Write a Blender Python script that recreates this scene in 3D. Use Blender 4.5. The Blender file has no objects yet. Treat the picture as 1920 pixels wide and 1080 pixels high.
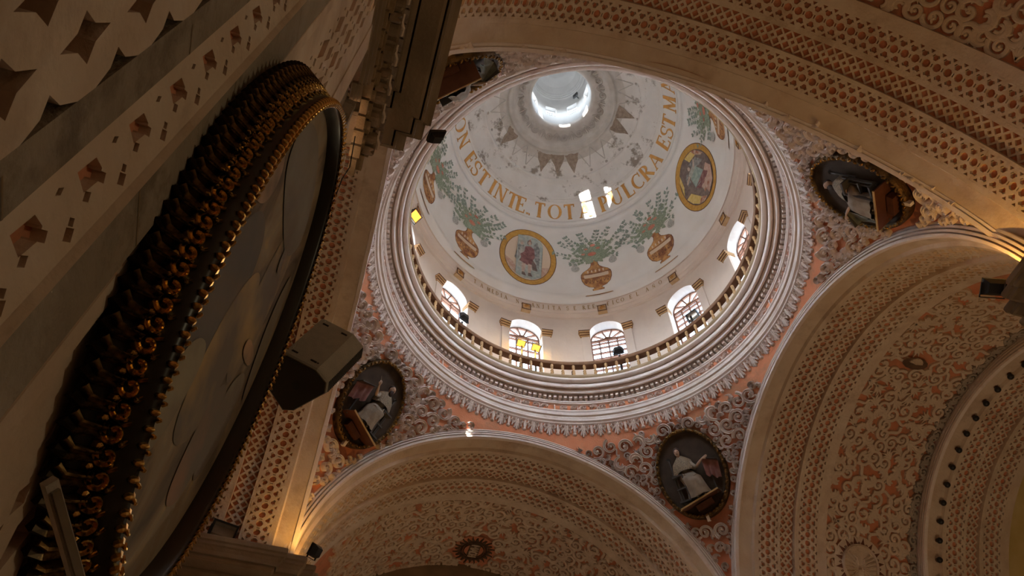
import bpy, bmesh, math, random
import numpy as np
from mathutils import Vector, Matrix
from mathutils.geometry import delaunay_2d_cdt
random.seed(7)
SC = bpy.context.scene
COL = SC.collection
PI = math.pi
def rad(a): return a*PI/180.0

# ------------------------------------------------------------ camera, sky, sun, exposure
cd = bpy.data.cameras.new('camera'); cam = bpy.data.objects.new('camera', cd); COL.objects.link(cam)
RX = Vector((0.95932870, -0.28229013, -0.00085319)); RY = Vector((0.23574526, 0.80280685, -0.54765439)); RZ = Vector((0.15528238, 0.52517944, 0.83670421))
M = Matrix((RX, -RY, -RZ)).transposed().to_4x4(); M.translation = Vector((-4.43736, -8.80674, 0.0))
cam.matrix_world = M
cd.sensor_width = 36.0; cd.lens = 1483.476*36/1920; cd.clip_start = 0.02; cd.clip_end = 200
SC.camera = cam
SC.view_settings.view_transform = 'Standard'; SC.view_settings.look = 'None'
SC.view_settings.gamma = 1.0; SC.view_settings.use_curve_mapping = False
SC.view_settings.exposure = 0.0
wd = bpy.data.worlds.new('sky'); SC.world = wd; wd.use_nodes = True
wt = wd.node_tree; bg = wt.nodes['Background']; SKY = 33.0
# hazy sky: bright towards the horizon, deeper overhead, sunlit ground below
wtc = wt.nodes.new('ShaderNodeTexCoord'); wsx = wt.nodes.new('ShaderNodeSeparateXYZ'); wr = wt.nodes.new('ShaderNodeValToRGB'); wmr = wt.nodes.new('ShaderNodeMapRange')
wmr.inputs['From Min'].default_value = -1; wmr.inputs['From Max'].default_value = 1
wt.links.new(wtc.outputs['Generated'], wsx.inputs[0]); wt.links.new(wsx.outputs['Z'], wmr.inputs['Value']); wt.links.new(wmr.outputs[0], wr.inputs[0]); wt.links.new(wr.outputs[0], bg.inputs[0])
e = wr.color_ramp.elements; e[0].position = 0.0; e[0].color = (.125, .12, .115, 1); e[1].position = 1.0; e[1].color = (.13, .18, .26, 1)
for ps, c in ((.485, (.145, .14, .135, 1)), (.505, (.88, .94, 1.0, 1)), (.62, (.84, .92, 1.0, 1)), (.80, (.25, .31, .38, 1))):
    k = e.new(ps); k.color = c
bg.inputs[1].default_value = SKY
SUNDIR = Vector((2.47, 3.45, -3.02)).normalized()
sl = bpy.data.lights.new('sun', 'SUN'); sl.energy = 60.0; sl.angle = rad(0.6); sl.color = (1.0, 0.96, 0.9)
so = bpy.data.objects.new('sun', sl); COL.objects.link(so)
so.rotation_euler = SUNDIR.to_track_quat('-Z', 'Y').to_euler(); so.location = (-12, -18, 40)
SC.cycles.use_denoising = True
SC.cycles.max_bounces = 8; SC.cycles.diffuse_bounces = 5; SC.cycles.transparent_max_bounces = 8
SC.cycles.sample_clamp_indirect = 6.0
SC.cycles.caustics_reflective = False; SC.cycles.caustics_refractive = False

def area(name, loc, tgt, sx, sy, power, col, shape='RECTANGLE', spread=180):
    l = bpy.data.lights.new(name, 'AREA'); l.shape = shape; l.size = sx
    if shape == 'RECTANGLE': l.size_y = sy
    l.energy = power; l.color = col; l.spread = rad(spread)
    o = bpy.data.objects.new(name, l); COL.objects.link(o); o.location = loc
    o.rotation_euler = (Vector(tgt)-Vector(loc)).to_track_quat('-Z', 'Y').to_euler()
    return o
WARM = (1.0, 0.68, 0.36)
# warm fill lights added for the nave and arms, below or behind the frame
area('nave_fill_light', (0.0, -1.0, 2.6), (0.0, -1.0, 12), 5.0, 5.0, 36, (1.0, 0.74, 0.46))
area('nave_fill_light', (1.0, -10.5, 3.0), (1.0, -10.5, 12), 3.0, 3.0, 20, WARM)
area('arm_fill_light', (8.8, 0.0, 3.0), (8.8, 0.0, 12), 2.5, 2.5, 85, (1.0, 0.72, 0.44))
area('arm_fill_light', (0.0, 8.8, 3.0), (0.0, 8.8, 12), 2.5, 2.5, 34, (1.0, 0.76, 0.50))
def bulb_light(name, loc, power, col, r):
    l = bpy.data.lights.new(name, 'POINT'); l.energy = power; l.color = col; l.shadow_soft_size = r
    o = bpy.data.objects.new(name, l); COL.objects.link(o); o.location = loc; return o
bulb_light('near_wall_fill_light', (0.8, -8.8, 3.2), 72, (1.0, 0.84, 0.52), .35)  # added fill to brighten the near wall and loudspeaker, no fitting stands here
for a_, z_ in ((92.6, 18.3), (86.9, 18.25), (154.5, 19.3)): bulb_light('drum_lamp_light', (4.45*math.cos(rad(a_)), 4.45*math.sin(rad(a_)), z_), 14, (1.0, 0.6, 0.1), .08)
def spot(name, loc, tgt, power, col, ang=110, size=0.06):
    l = bpy.data.lights.new(name, 'SPOT'); l.energy = power; l.color = col; l.spot_size = rad(ang); l.spot_blend = 0.6
    l.shadow_soft_size = size
    o = bpy.data.objects.new(name, l); COL.objects.link(o); o.location = loc
    o.rotation_euler = (Vector(tgt)-Vector(loc)).to_track_quat('-Z', 'Y').to_euler()
    return o

spot('crossing_lamp_light', (-0.8, 3.6, 7.4), (-5.0, -6.3, 3.0), 190, (1.0, 0.80, 0.50), 26, .15)
# floodlights standing on the four imposts
spot('impost_lamp_light', (-4.45, 4.42, 10.3), (-4.95, 5.0, 11.9), 48, (1.0, 0.50, 0.10), 140)
spot('impost_lamp_light', (4.45, -4.50, 10.3), (5.0, -5.0, 11.9), 60, (1.0, 0.50, 0.10), 140)
spot('impost_lamp_light', (-4.60, -5.6, 10.0), (-4.0, -6.2, 14.0), 20, (1.0, 0.50, 0.14), 110)
# ------------------------------------------------------------ materials
def mat(name, col, rough=0.85, col2=None, nscale=3.0, lo=0.35, hi=0.65, bump=0.0, bscale=40.0, metal=0.0, detail=6.0, col3=None, n3=0.6, lo3=0.5, hi3=0.62, vor=False):
    m = bpy.data.materials.new(name); m.use_nodes = True
    nt = m.node_tree; b = nt.nodes['Principled BSDF']
    b.inputs['Base Color'].default_value = (*col, 1); b.inputs['Roughness'].default_value = rough; b.inputs['Metallic'].default_value = metal
    tc = nt.nodes.new('ShaderNodeTexCoord')
    src = None
    if col2:
        n = nt.nodes.new('ShaderNodeTexNoise'); n.inputs['Scale'].default_value = nscale; n.inputs['Detail'].default_value = detail
        nt.links.new(tc.outputs['Object'], n.inputs['Vector'])
        r = nt.nodes.new('ShaderNodeValToRGB'); r.color_ramp.elements[0].position = lo; r.color_ramp.elements[1].position = hi
        r.color_ramp.elements[0].color = (*col, 1); r.color_ramp.elements[1].color = (*col2, 1)
        nt.links.new(n.outputs['Fac'], r.inputs[0]); src = r.outputs[0]
        if col3:
            n2 = nt.nodes.new('ShaderNodeTexNoise'); n2.inputs['Scale'].default_value = n3; n2.inputs['Detail'].default_value = 10; n2.inputs['Roughness'].default_value = 0.68
            nt.links.new(tc.outputs['Object'], n2.inputs['Vector'])
            r2 = nt.nodes.new('ShaderNodeValToRGB'); r2.color_ramp.elements[0].position = lo3; r2.color_ramp.elements[1].position = hi3
            r2.color_ramp.elements[0].color = (0, 0, 0, 1); r2.color_ramp.elements[1].color = (1, 1, 1, 1)
            nt.links.new(n2.outputs['Fac'], r2.inputs[0])
            mx = nt.nodes.new('ShaderNodeMix'); mx.data_type = 'RGBA'
            nt.links.new(r2.outputs[0], mx.inputs[0]); nt.links.new(src, mx.inputs[6]); mx.inputs[7].default_value = (*col3, 1)
            src = mx.outputs[2]
        nt.links.new(src, b.inputs['Base Color'])
    if bump > 0:
        nb = nt.nodes.new('ShaderNodeTexNoise'); nb.inputs['Scale'].default_value = bscale; nb.inputs['Detail'].default_value = 5
        nt.links.new(tc.outputs['Object'], nb.inputs['Vector'])
        bp = nt.nodes.new('ShaderNodeBump'); bp.inputs['Strength'].default_value = bump; bp.inputs['Distance'].default_value = 0.02
        nt.links.new(nb.outputs['Fac'], bp.inputs['Height']); nt.links.new(bp.outputs[0], b.inputs['Normal'])
    return m
def emit(name, col, s):
    m = bpy.data.materials.new(name); m.use_nodes = True; nt = m.node_tree
    nt.nodes.remove(nt.nodes['Principled BSDF']); e = nt.nodes.new('ShaderNodeEmission')
    e.inputs[0].default_value = (*col, 1); e.inputs[1].default_value = s
    nt.links.new(e.outputs[0], nt.nodes['Material Output'].inputs[0]); return m
STUCCO = mat('stucco_cream', (0.64, 0.50, 0.38), 0.88, (0.72, 0.60, 0.48), 2.2, bump=0.5, bscale=18, col3=(0.50, 0.37, 0.27), n3=1.3, lo3=0.52, hi3=0.70)
PINK = mat('stucco_pink_white', (0.80, 0.69, 0.64), 0.85, (0.86, 0.78, 0.74), 2.5, bump=0.4, bscale=16, col3=(0.62, 0.48, 0.42), n3=2.2, lo3=0.55, hi3=0.75)
ORANGE = mat('orange_limewash', (0.60, 0.21, 0.10), 0.92, (0.68, 0.29, 0.16), 1.8, bump=0.3, bscale=25, col3=(0.48, 0.22, 0.12), n3=2.0)
WHITE = mat('white_limewash', (0.78, 0.76, 0.74), 0.8, (0.72, 0.69, 0.66), 1.2, bump=0.15, bscale=10)
DRUMW = mat('drum_plaster', (0.68, 0.58, 0.51), 0.85, (0.62, 0.52, 0.46), 1.4, bump=0.25, bscale=12, col3=(0.60, 0.52, 0.46), n3=1.5, lo3=0.58, hi3=0.75)
REVEAL = mat('white_reveal', (0.82, 0.84, 0.86), 0.8, (0.76, 0.77, 0.78), 3.0)
OLDW = mat('weathered_plaster', (0.76, 0.73, 0.70), 0.85, (0.66, 0.63, 0.60), 1.6, bump=0.6, bscale=14, col3=(0.24, 0.20, 0.165), n3=1.9, lo3=0.545, hi3=0.62)
BRICK = mat('bare_brick_patch', (0.22, 0.16, 0.12), 0.95, (0.34, 0.27, 0.21), 9.0, bump=1.0, bscale=30)
GREYP = mat('grey_plaster', (0.42, 0.39, 0.36), 0.9, (0.55, 0.52, 0.49), 6.0)
LANT = mat('lantern_plaster', (0.46, 0.455, 0.45), 0.85, (0.52, 0.515, 0.51), 2.0)
CARVE = mat('carved_grey_stucco', (0.48, 0.44, 0.40), 0.85, (0.58, 0.54, 0.50), 3.0, bump=0.3, bscale=20)
WOOD = mat('brown_wood', (0.16, 0.075, 0.035), 0.6, (0.22, 0.11, 0.055), 5.0, bump=0.2)
WOODL = mat('light_wood', (0.42, 0.25, 0.11), 0.55, (0.52, 0.33, 0.16), 8.0, bump=0.2)
FRAMEW = mat('window_wood', (0.17, 0.075, 0.045), 0.6, (0.22, 0.10, 0.06), 8.0)
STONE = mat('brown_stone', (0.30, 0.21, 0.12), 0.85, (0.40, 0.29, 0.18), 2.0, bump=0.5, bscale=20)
STONED = mat('dark_shaded_stone', (0.20, 0.14, 0.08), 0.85, (0.27, 0.19, 0.11), 2.0, bump=0.5, bscale=20)  # darker brown stone: shade put into the colour, also plain dark joints
GOLD = mat('gilding', (0.50, 0.28, 0.07), 0.35, (0.08, 0.045, 0.02), 9.0, 0.38, 0.52, bump=0.6, bscale=30, metal=0.9)
DGOLD = mat('tarnished_gilding', (0.16, 0.09, 0.03), 0.45, (0.05, 0.03, 0.015), 7.0, 0.42, 0.60, bump=0.6, bscale=30, metal=0.75)
BLACK = mat('black_metal', (0.012, 0.012, 0.013), 0.4)
SPKM = mat('grey_plastic', (0.42, 0.38, 0.32), 0.6, (0.48, 0.43, 0.36), 20.0, bump=0.3, bscale=150)
SPKD = mat('dark_plastic', (0.050, 0.045, 0.036), 0.6)
LETT = mat('ochre_letter_paint', (0.42, 0.19, 0.035), 0.7, (0.55, 0.28, 0.07), 5.0)
DARKL = mat('dark_line_paint', (0.09, 0.035, 0.02), 0.8)
YLW = emit('lit_lamp', (1.0, 0.33, 0.05), 3.0)
DIMG = mat('lamp_glass', (0.35, 0.33, 0.30), 0.15, (0.5, 0.48, 0.42), 4, metal=0.8)
gl = bpy.data.materials.new('window_glass'); gl.use_nodes = True; nt = gl.node_tree
nt.nodes.remove(nt.nodes['Principled BSDF'])
tb = nt.nodes.new('ShaderNodeBsdfTransparent'); tb.inputs[0].default_value = (0.93, 0.96, 0.97, 1)
gb = nt.nodes.new('ShaderNodeBsdfGlossy'); gb.inputs['Roughness'].default_value = 0.05
ms = nt.nodes.new('ShaderNodeMixShader'); ms.inputs[0].default_value = 0.05
nt.links.new(tb.outputs[0], ms.inputs[1]); nt.links.new(gb.outputs[0], ms.inputs[2]); nt.links.new(ms.outputs[0], nt.nodes['Material Output'].inputs[0])
GLASS = gl

# ------------------------------------------------------------ mesh helpers
class MB:
    def __init__(s): s.v = []; s.f = []; s.m = []
    def add(s, V, F, mi=0):
        k = len(s.v); s.v.extend([tuple(p) for p in V]); s.f.extend([tuple(i+k for i in f) for f in F]); s.m.extend([mi]*len(F))
    def box(s, c, d, R=None, mi=0):
        V = [Vector((x*d[0]/2, y*d[1]/2, z*d[2]/2)) for x in (-1, 1) for y in (-1, 1) for z in (-1, 1)]
        if R is not None: V = [R @ p for p in V]
        V = [p+Vector(c) for p in V]
        s.add(V, [(0, 1, 3, 2), (4, 6, 7, 5), (0, 4, 5, 1), (2, 3, 7, 6), (0, 2, 6, 4), (1, 5, 7, 3)], mi)
    def mesh(s, name, mats, smooth=False):
        me = bpy.data.meshes.new(name); me.from_pydata(s.v, [], s.f)
        for m in (mats if isinstance(mats, (list, tuple)) else [mats]): me.materials.append(m)
        if any(s.m): me.polygons.foreach_set('material_index', s.m)
        if smooth: me.polygons.foreach_set('use_smooth', [True]*len(s.f))
        me.update(); return me
    def obj(s, name, mats, parent=None, smooth=False, **kw):
        return link(name, s.mesh(name, mats, smooth), parent, **kw)
def link(name, me, parent=None, mw=None, **kw):
    o = bpy.data.objects.new(name, me); COL.objects.link(o)
    if parent is not None: o.parent = parent
    if mw is not None: o.matrix_basis = mw
    for k, v in kw.items(): o[k] = v
    return o
def thing(name, label, cat, loc=(0, 0, 0), group=None, kind=None):
    o = bpy.data.objects.new(name, None); COL.objects.link(o); o.location = loc; o['label'] = label; o['category'] = cat
    o.empty_display_size = 0.2
    if group: o['group'] = group
    if kind: o['kind'] = kind
    return o
def tag(o, label, cat, group=None, kind=None):
    o['label'] = label; o['category'] = cat
    if group: o['group'] = group
    if kind: o['kind'] = kind
    return o
def grid(nu, nv, fn, closeu=False):
    V = []; F = []
    for i in range(nu):
        for j in range(nv): V.append(fn(i, j))
    for i in range(nu if closeu else nu-1):
        a = i*nv; b = ((i+1) % nu)*nv
        for j in range(nv-1): F.append((a+j, b+j, b+j+1, a+j+1))
    return V, F
def lathe(prof, n=180, a0=0, a1=360):
    full = abs(a1-a0-360) < 1e-6; N = n if full else n+1
    return grid(N, len(prof), lambda i, j: (prof[j][0]*math.cos(rad(a0+(a1-a0)*i/n)), prof[j][0]*math.sin(rad(a0+(a1-a0)*i/n)), prof[j][1]), full)
def frame(p, out, up):
    """matrix at p: local z = out (towards the viewer side), local y ~ up"""
    z = Vector(out).normalized(); x = Vector(up).cross(z).normalized(); y = z.cross(x)
    m = Matrix((x, y, z)).transposed().to_4x4(); m.translation = Vector(p); return m
def ngon(n, r, cx=0, cy=0, a=0, sx=1): return [(cx+r*sx*math.cos(a+2*PI*i/n), cy+r*math.sin(a+2*PI*i/n)) for i in range(n)]
def inside(p, poly):
    x, y = p; c = False; n = len(poly)
    for i in range(n):
        x1, y1 = poly[i]; x2, y2 = poly[i-1]
        if (y1 > y) != (y2 > y) and x < (x2-x1)*(y-y1)/(y2-y1)+x1: c = not c
    return c
def holed(outer, holes, wall=lambda a, b: True):
    """flat plate with holes: returns 2D verts, tris, wall edges"""
    P = [Vector(p) for p in outer]; E = [(i, (i+1) % len(outer)) for i in range(len(outer))]
    for h in holes:
        k = len(P); P += [Vector(p) for p in h]; E += [(k+i, k+(i+1) % len(h)) for i in range(len(h))]
    r = delaunay_2d_cdt(P, E, [], 0, 1e-6)
    V = [(v.x, v.y) for v in r[0]]; T = []
    for f in r[2]:
        cx = sum(V[i][0] for i in f)/len(f); cy = sum(V[i][1] for i in f)/len(f)
        if not inside((cx, cy), outer): continue
        if any(inside((cx, cy), h) for h in holes): continue
        T.append(tuple(f))
    cnt = {}
    for f in T:
        for i in range(len(f)):
            a, b = f[i], f[(i+1) % len(f)]; cnt[(min(a, b), max(a, b))] = cnt.get((min(a, b), max(a, b)), []) + [(a, b)]
    W = [e[0] for e in cnt.values() if len(e) == 1 and wall(V[e[0][0]], V[e[0][1]])]
    return V, T, W
def tile_mesh(outer, holes, h, skipu=None):
    """relief tile: top at height h, walls down to 0. arrays (n,3) + faces"""
    def wl(a, b):
        return not (skipu and ((abs(a[0]-skipu[0]) < 1e-5 and abs(b[0]-skipu[0]) < 1e-5) or (abs(a[0]-skipu[1]) < 1e-5 and abs(b[0]-skipu[1]) < 1e-5)))
    V, T, W = holed(outer, holes, wl)
    n = len(V); A = [(x, y, h) for x, y in V] + [(x, y, 0) for x, y in V]
    F = list(T) + [(b, a, a+n, b+n) for a, b in W]
    used = sorted({i for f in F for i in f}); mp = {k: i for i, k in enumerate(used)}
    return np.array([A[i] for i in used]), [tuple(mp[i] for i in f) for f in F]
def repeat(tile, n, p, fn, mb, mi=0, jit=0.0):
    A, F = tile
    for k in range(n):
        B = A.copy(); B[:, 0] += k*p
        if jit: B[:, 2] *= 1+random.uniform(-jit, jit)
        mb.add(fn(B), F, mi)

# pierced strapwork tiles (u along the band, v across it)
def pattern_a(p, w):
    hs = [ngon(8, w*0.130, p/2, w/2, PI/8, 1.0)]
    for s in (-1, 1):
        for uu in (0.0, p): hs.append(ngon(6, w*0.092, uu, w/2+s*w*0.245, 0))
        hs.append([(p/2-0.22*p, w/2+s*w*0.44), (p/2+0.22*p, w/2+s*w*0.44), (p/2, w/2+s*w*0.335)])
        for q in (-1, 1):
            c = (p/2+q*p*0.27, w/2+s*w*0.30); d = (q*s*0.6, 0.8); l = w*0.045; t = w*0.017
            hs.append([(c[0]-d[0]*l-d[1]*t, c[1]-d[1]*l+d[0]*t), (c[0]+d[0]*l-d[1]*t, c[1]+d[1]*l+d[0]*t), (c[0]+d[0]*l+d[1]*t, c[1]+d[1]*l-d[0]*t), (c[0]-d[0]*l+d[1]*t, c[1]-d[1]*l-d[0]*t)])
    for uu in (0.0, p): hs.append([(uu-0.05*p, w/2-w*0.06), (uu+0.05*p, w/2-w*0.05), (uu+0.05*p, w/2+w*0.06), (uu-0.05*p, w/2+w*0.05)])
    return tile_mesh([(0, 0), (p, 0), (p, w), (0, w)], hs, 0.055, (0, p))
def pattern_b(p, w):
    def dia(cx, cy, a, b): return [(cx-a, cy), (cx, cy-b), (cx+a, cy), (cx, cy+b)]
    hs = [dia(p/2, w*0.29, p*0.34, w*0.185), dia(p/2, w*0.71, p*0.34, w*0.185)]
    for uu in (0.0, p):
        hs += [dia(uu, w*0.5, p*0.20, w*0.105), dia(uu, 0.0, p*0.45, w*0.25), dia(uu, w, p*0.45, w*0.25)]
    return tile_mesh([(0, 0), (p, 0), (p, w), (0, w)], hs, 0.05, (0, p))

# ribbon relief (scrollwork)
SEC = [(-0.5, 0.0), (-0.44, 0.85), (-0.30, 1.0), (0.0, 0.62), (0.30, 1.0), (0.44, 0.85), (0.5, 0.0)]
def ribbon(mb, pts, w, h, sec=SEC, mi=0):
    n = len(pts); V = []
    for i, (x, y) in enumerate(pts):
        a = pts[max(i-1, 0)]; b = pts[min(i+1, n-1)]; d = Vector((b[0]-a[0], b[1]-a[1])).normalized(); nx, ny = -d.y, d.x
        ww = w(i/(n-1)) if callable(w) else w; hh = h(i/(n-1)) if callable(h) else h
        for s, t in sec: V.append((x+nx*s*ww, y+ny*s*ww, t*hh))
    m = len(sec); F = [(i*m+j, (i+1)*m+j, (i+1)*m+j+1, i*m+j+1) for i in range(n-1) for j in range(m-1)]
    F += [tuple(range(m)), tuple(reversed([(n-1)*m+j for j in range(m)]))]
    mb.add(V, F, mi)
ribbon0 = ribbon
def blob(mb, x, y, r, h, n=8, mi=0, sx=1.0, a=0):
    V = [(x, y, h)]; F = []
    for k, (rr, hh) in enumerate(((0.6, 0.8), (1.0, 0.0))):
        for i in range(n):
            t = 2*PI*i/n; u = r*rr*math.cos(t)*sx; v = r*rr*math.sin(t)
            V.append((x+u*math.cos(a)-v*math.sin(a), y+u*math.sin(a)+v*math.cos(a), h*hh))
    for i in range(n):
        j = (i+1) % n; F.append((0, 1+i, 1+j)); F.append((1+i, 1+n+i, 1+n+j, 1+j))
    mb.add(V, F, mi)
def spiral(cx, cy, r0, r1, a0, a1, n=26):
    return [(cx+(r0+(r1-r0)*(i/(n-1))**0.8)*math.cos(a0+(a1-a0)*i/(n-1)), cy+(r0+(r1-r0)*(i/(n-1))**0.8)*math.sin(a0+(a1-a0)*i/(n-1))) for i in range(n)]
SMOOTH_ANG = 0.6
def scroll_mesh(kind, r=0.25, h=0.10, fat=1.0, sec=None):
    mb = MB()
    def ribbon(mb, pts, w, h, s_=sec or SEC): ribbon0(mb, pts, (lambda t: w(t)*fat) if callable(w) else w*fat, h, s_)
    if kind == 0:      # big C scroll that ends in a leaf
        ribbon(mb, spiral(0, 0, r*0.95, r*0.28, rad(-70), rad(330), 30), lambda t: r*(0.30-0.10*t), h)
        for k in range(3):
            a = rad(200+k*70); ribbon(mb, [(r*0.05*math.cos(a), r*0.05*math.sin(a)), (r*0.25*math.cos(a+.3), r*0.25*math.sin(a+.3)), (r*0.45*math.cos(a+.8), r*0.45*math.sin(a+.8))], lambda t: r*(0.24-0.16*t), h*0.9)
        blob(mb, 0, 0, r*0.2, h*1.1)
    elif kind == 1:    # tight volute
        ribbon(mb, spiral(0, 0, r*0.95, r*0.16, rad(-120), rad(420), 34), lambda t: r*(0.30-0.12*t), h)
        blob(mb, 0, 0, r*0.2, h*1.15)
    elif kind == 2:    # leaf tuft
        for k in range(5):
            a = rad(20+k*35); s = 1 if k > 2 else -1
            ribbon(mb, [(0, -r*0.6), (r*0.45*math.cos(a), -r*0.1+r*0.4*math.sin(a)), (r*0.9*math.cos(a)+s*-0.03, -r*0.1+r*0.9*math.sin(a))], lambda t: r*(0.16+0.42*t*(1-t)*2)*(1.05-t), h)
        blob(mb, 0, -r*0.6, r*0.22, h)
    elif kind == 3:    # S stem
        pts = [(-r*1.0+2*r*i/15, r*0.32*math.sin(2*PI*i/15)) for i in range(16)]
        ribbon(mb, pts, lambda t: r*0.26, h*0.9)
    elif kind == 4:    # curled acanthus
        ribbon(mb, spiral(0, 0, r*0.95, r*0.45, rad(-40), rad(210), 18), lambda t: r*(0.16+0.5*t*(1.02-t)*2), h)
        ribbon(mb, spiral(0, 0, r*0.45, r*0.1, rad(0), rad(260), 14), lambda t: r*0.2, h*0.9)
        for k in range(4):
            a = rad(10+k*45); ribbon(mb, [(r*0.8*math.cos(a), r*0.8*math.sin(a)), (r*1.05*math.cos(a+.25), r*1.05*math.sin(a+.25))], lambda t: r*(0.2-0.12*t), h*0.8)
    return mb.mesh('scroll', PINK)
# ============================================================ STRUCTURE
ZC = 9.86           # springing centre of the four arches
A = 5.0
# ---------------- dome (ellipsoid) helpers
DA, DB, DZ = 4.5, 5.95, 21.3
def dome_r(z): return DA*math.sqrt(max(0, 1-((z-DZ)/DB)**2))
NS = 400; _t = [0.0]; _z = [DZ]
for i in range(1, NS+1):
    th = i/NS*rad(78); r_, z_ = DA*math.cos(th), DZ+DB*math.sin(th); th0 = (i-1)/NS*rad(78)
    _t.append(_t[-1]+math.hypot(r_-DA*math.cos(th0), z_-(DZ+DB*math.sin(th0)))); _z.append(z_)
def z_of_s(s): return float(np.interp(s, _t, _z)) if s >= 0 else DZ+s
def s_of_z(z): return float(np.interp(z, _z, _t))
def on_dome(az, x, s, h=0.0):
    """local x metres to the right (seen from inside), s metres of arc above the springing, h metres in from the shell"""
    z = z_of_s(s); r = dome_r(z) if z > DZ else DA
    a = rad(az)-x/max(r, 0.3)
    n = Vector((r/DA**2, (z-DZ)/DB**2)).normalized()
    rr = r-h*n.x; zz = z-h*n.y
    return (rr*math.cos(a), rr*math.sin(a), zz)
# shell of the dome with the plaster mouldings run on it
prof = [(4.58, 20.86), (4.60, 20.90), (4.60, 21.02), (4.52, 21.06), (4.52, 21.14), (4.47, 21.18), (4.49, 21.24), (4.44, 21.30), (DA, 21.34)]
def step(z, d): return (dome_r(z)-d*0.9, z-d*0.3)
zz = 21.4
marks = [(24.50, .03), (24.54, .03), (24.58, 0), (24.62, .04), (24.70, .04), (24.74, 0), (25.34, 0), (25.37, .04), (25.43, .05), (25.49, .01), (25.53, .03), (25.57, 0), (26.0, 0), (26.02, .05), (26.08, .05), (26.11, 0)]
mi = 0
while zz < 26.62:
    while mi < len(marks) and marks[mi][0] <= zz: prof.append(step(*marks[mi])); mi += 1
    prof.append((dome_r(zz), zz)); zz += 0.1
prof += [(1.90, 26.66), (1.88, 26.60), (1.80, 26.60), (1.76, 26.68), (1.70, 26.66), (1.66, 26.74), (1.60, 26.82), (1.22, 27.02), (1.18, 27.0), (1.12, 27.06), (1.08, 27.08), (1.05, 27.16), (1.05, 27.3)]
prof = [prof[0]]+[p for i, p in enumerate(prof[1:], 1) if (p[0]-prof[i-1][0])**2+(p[1]-prof[i-1][1])**2 > 1e-7]
mb = MB(); V, F = lathe(prof, 216); mb.add(V, F)
# material zones by height
ceiling = mb.obj('ceiling', [WHITE, OLDW, CARVE], None, True, kind='structure', label='white dome shell with weathered crown rings')
me = ceiling.data; mi_ = []
for p in me.polygons:
    z = sum(me.vertices[i].co.z for i in p.vertices)/4
    r = math.hypot(me.vertices[p.vertices[0]].co.x, me.vertices[p.vertices[0]].co.y)
    mi_.append(2 if (z > 26.55) else (1 if z > 25.4 else 0))
me.polygons.foreach_set('material_index', mi_)
# outer skin so that no light leaks through the shell
mb = MB(); mb.add(*lathe([(5.45, 21.6), (5.2, 22.6), (4.9, 24), (4.3, 25.6), (3.2, 26.9), (1.6, 27.7), (1.35, 27.7)], 48)); mb.obj('roof_skin', GREYP, ceiling, True)

# rosettes and leaves on the oculus ring
mbR = MB(); ribbon(mbR, spiral(0, 0, .115, .03, 0, rad(560), 30), 0.035, 0.03); blob(mbR, 0, 0, 0.03, 0.05); ROS = mbR.mesh('rosette', CARVE)
mbL = MB()
for k in (-1, 1):
    for j in range(3): ribbon(mbL, [(0, -0.11), (k*(0.03+0.03*j), -0.02), (k*(0.03+.045*j), 0.10-0.03*j)], lambda t: 0.035*(1.1-t), 0.03)
LEF = mbL.mesh('ring_leaf', CARVE)
for i in range(16):
    a = rad(90.5-22.5*i); r, z = 1.43, 26.93
    out = Vector((-math.cos(a)*0.45, -math.sin(a)*0.45, -1))
    m = frame((r*math.cos(a), r*math.sin(a), z), out, (math.cos(a), math.sin(a), 0)); link('rosette', ROS, ceiling, m @ Matrix.Diagonal((1.35, 1.35, 1.8, 1)))
    a += rad(11.25); m = frame((r*math.cos(a), r*math.sin(a), z), out, (math.cos(a), math.sin(a), 0)); link('ring_leaf', LEF, ceiling, m @ Matrix.Diagonal((1.4, 1.4, 1.8, 1)))
# triangles below the oculus: thin raised lines, some lost to bare brick, a small boss at each tip
rt = random.Random(3)
for i in range(26):
    az = 76.0-13.85*i; s_top = s_of_z(26.66); s_tip = s_of_z(26.24 if i not in (25, 0, 1, 22, 5, 6, 13) else 26.20)
    bare = i in (25, 0, 1, 22) or i in (5, 6, 13)
    w = 0.24 if not bare else .31
    mb = MB()
    if bare:
        q = 6; pts = []
        for k in range(q+1): pts.append((-w+2*w*k/q, s_top))
        rows = [[(x*(1-j/5)*rt.uniform(.75, 1.15), s_top+(s_tip-s_top)*j/5) for x, _ in pts] for j in range(6)]
        V = [on_dome(az, x, s, -0.01+rt.uniform(.018, .03)) for row in rows for x, s in row]
        mb.add(V, [(a*(q+1)+b, a*(q+1)+b+1, (a+1)*(q+1)+b+1, (a+1)*(q+1)+b) for a in range(5) for b in range(q)])
        mb.obj('bare_brick_patch', BRICK, ceiling)
    else:
        for sgn in (-1, 1):
            P = [(sgn*w*(1-k/5), s_top+(s_tip-s_top)*k/5) for k in range(6)]
            V = []
            for x, s in P:
                for dx, h in ((-0.018, 0), (-0.012, .02), (.012, .02), (.018, 0)): V.append(on_dome(az, x+dx, s, h))
            mb.add(V, [(k*4+j, (k+1)*4+j, (k+1)*4+j+1, k*4+j+1) for k in range(5) for j in range(3)])
        mb.obj('triangle_line', GREYP, ceiling)
    mb = MB(); V = [on_dome(az, 0, s_tip-0.10, .05)]+[on_dome(az, .055*math.cos(k*PI/5), s_tip-0.10+.055*math.sin(k*PI/5), .0) for k in range(10)]
    mb.add(V, [(0, 1+k, 1+(k+1) % 10) for k in range(10)]); mb.obj('boss', GREYP, ceiling)

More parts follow.
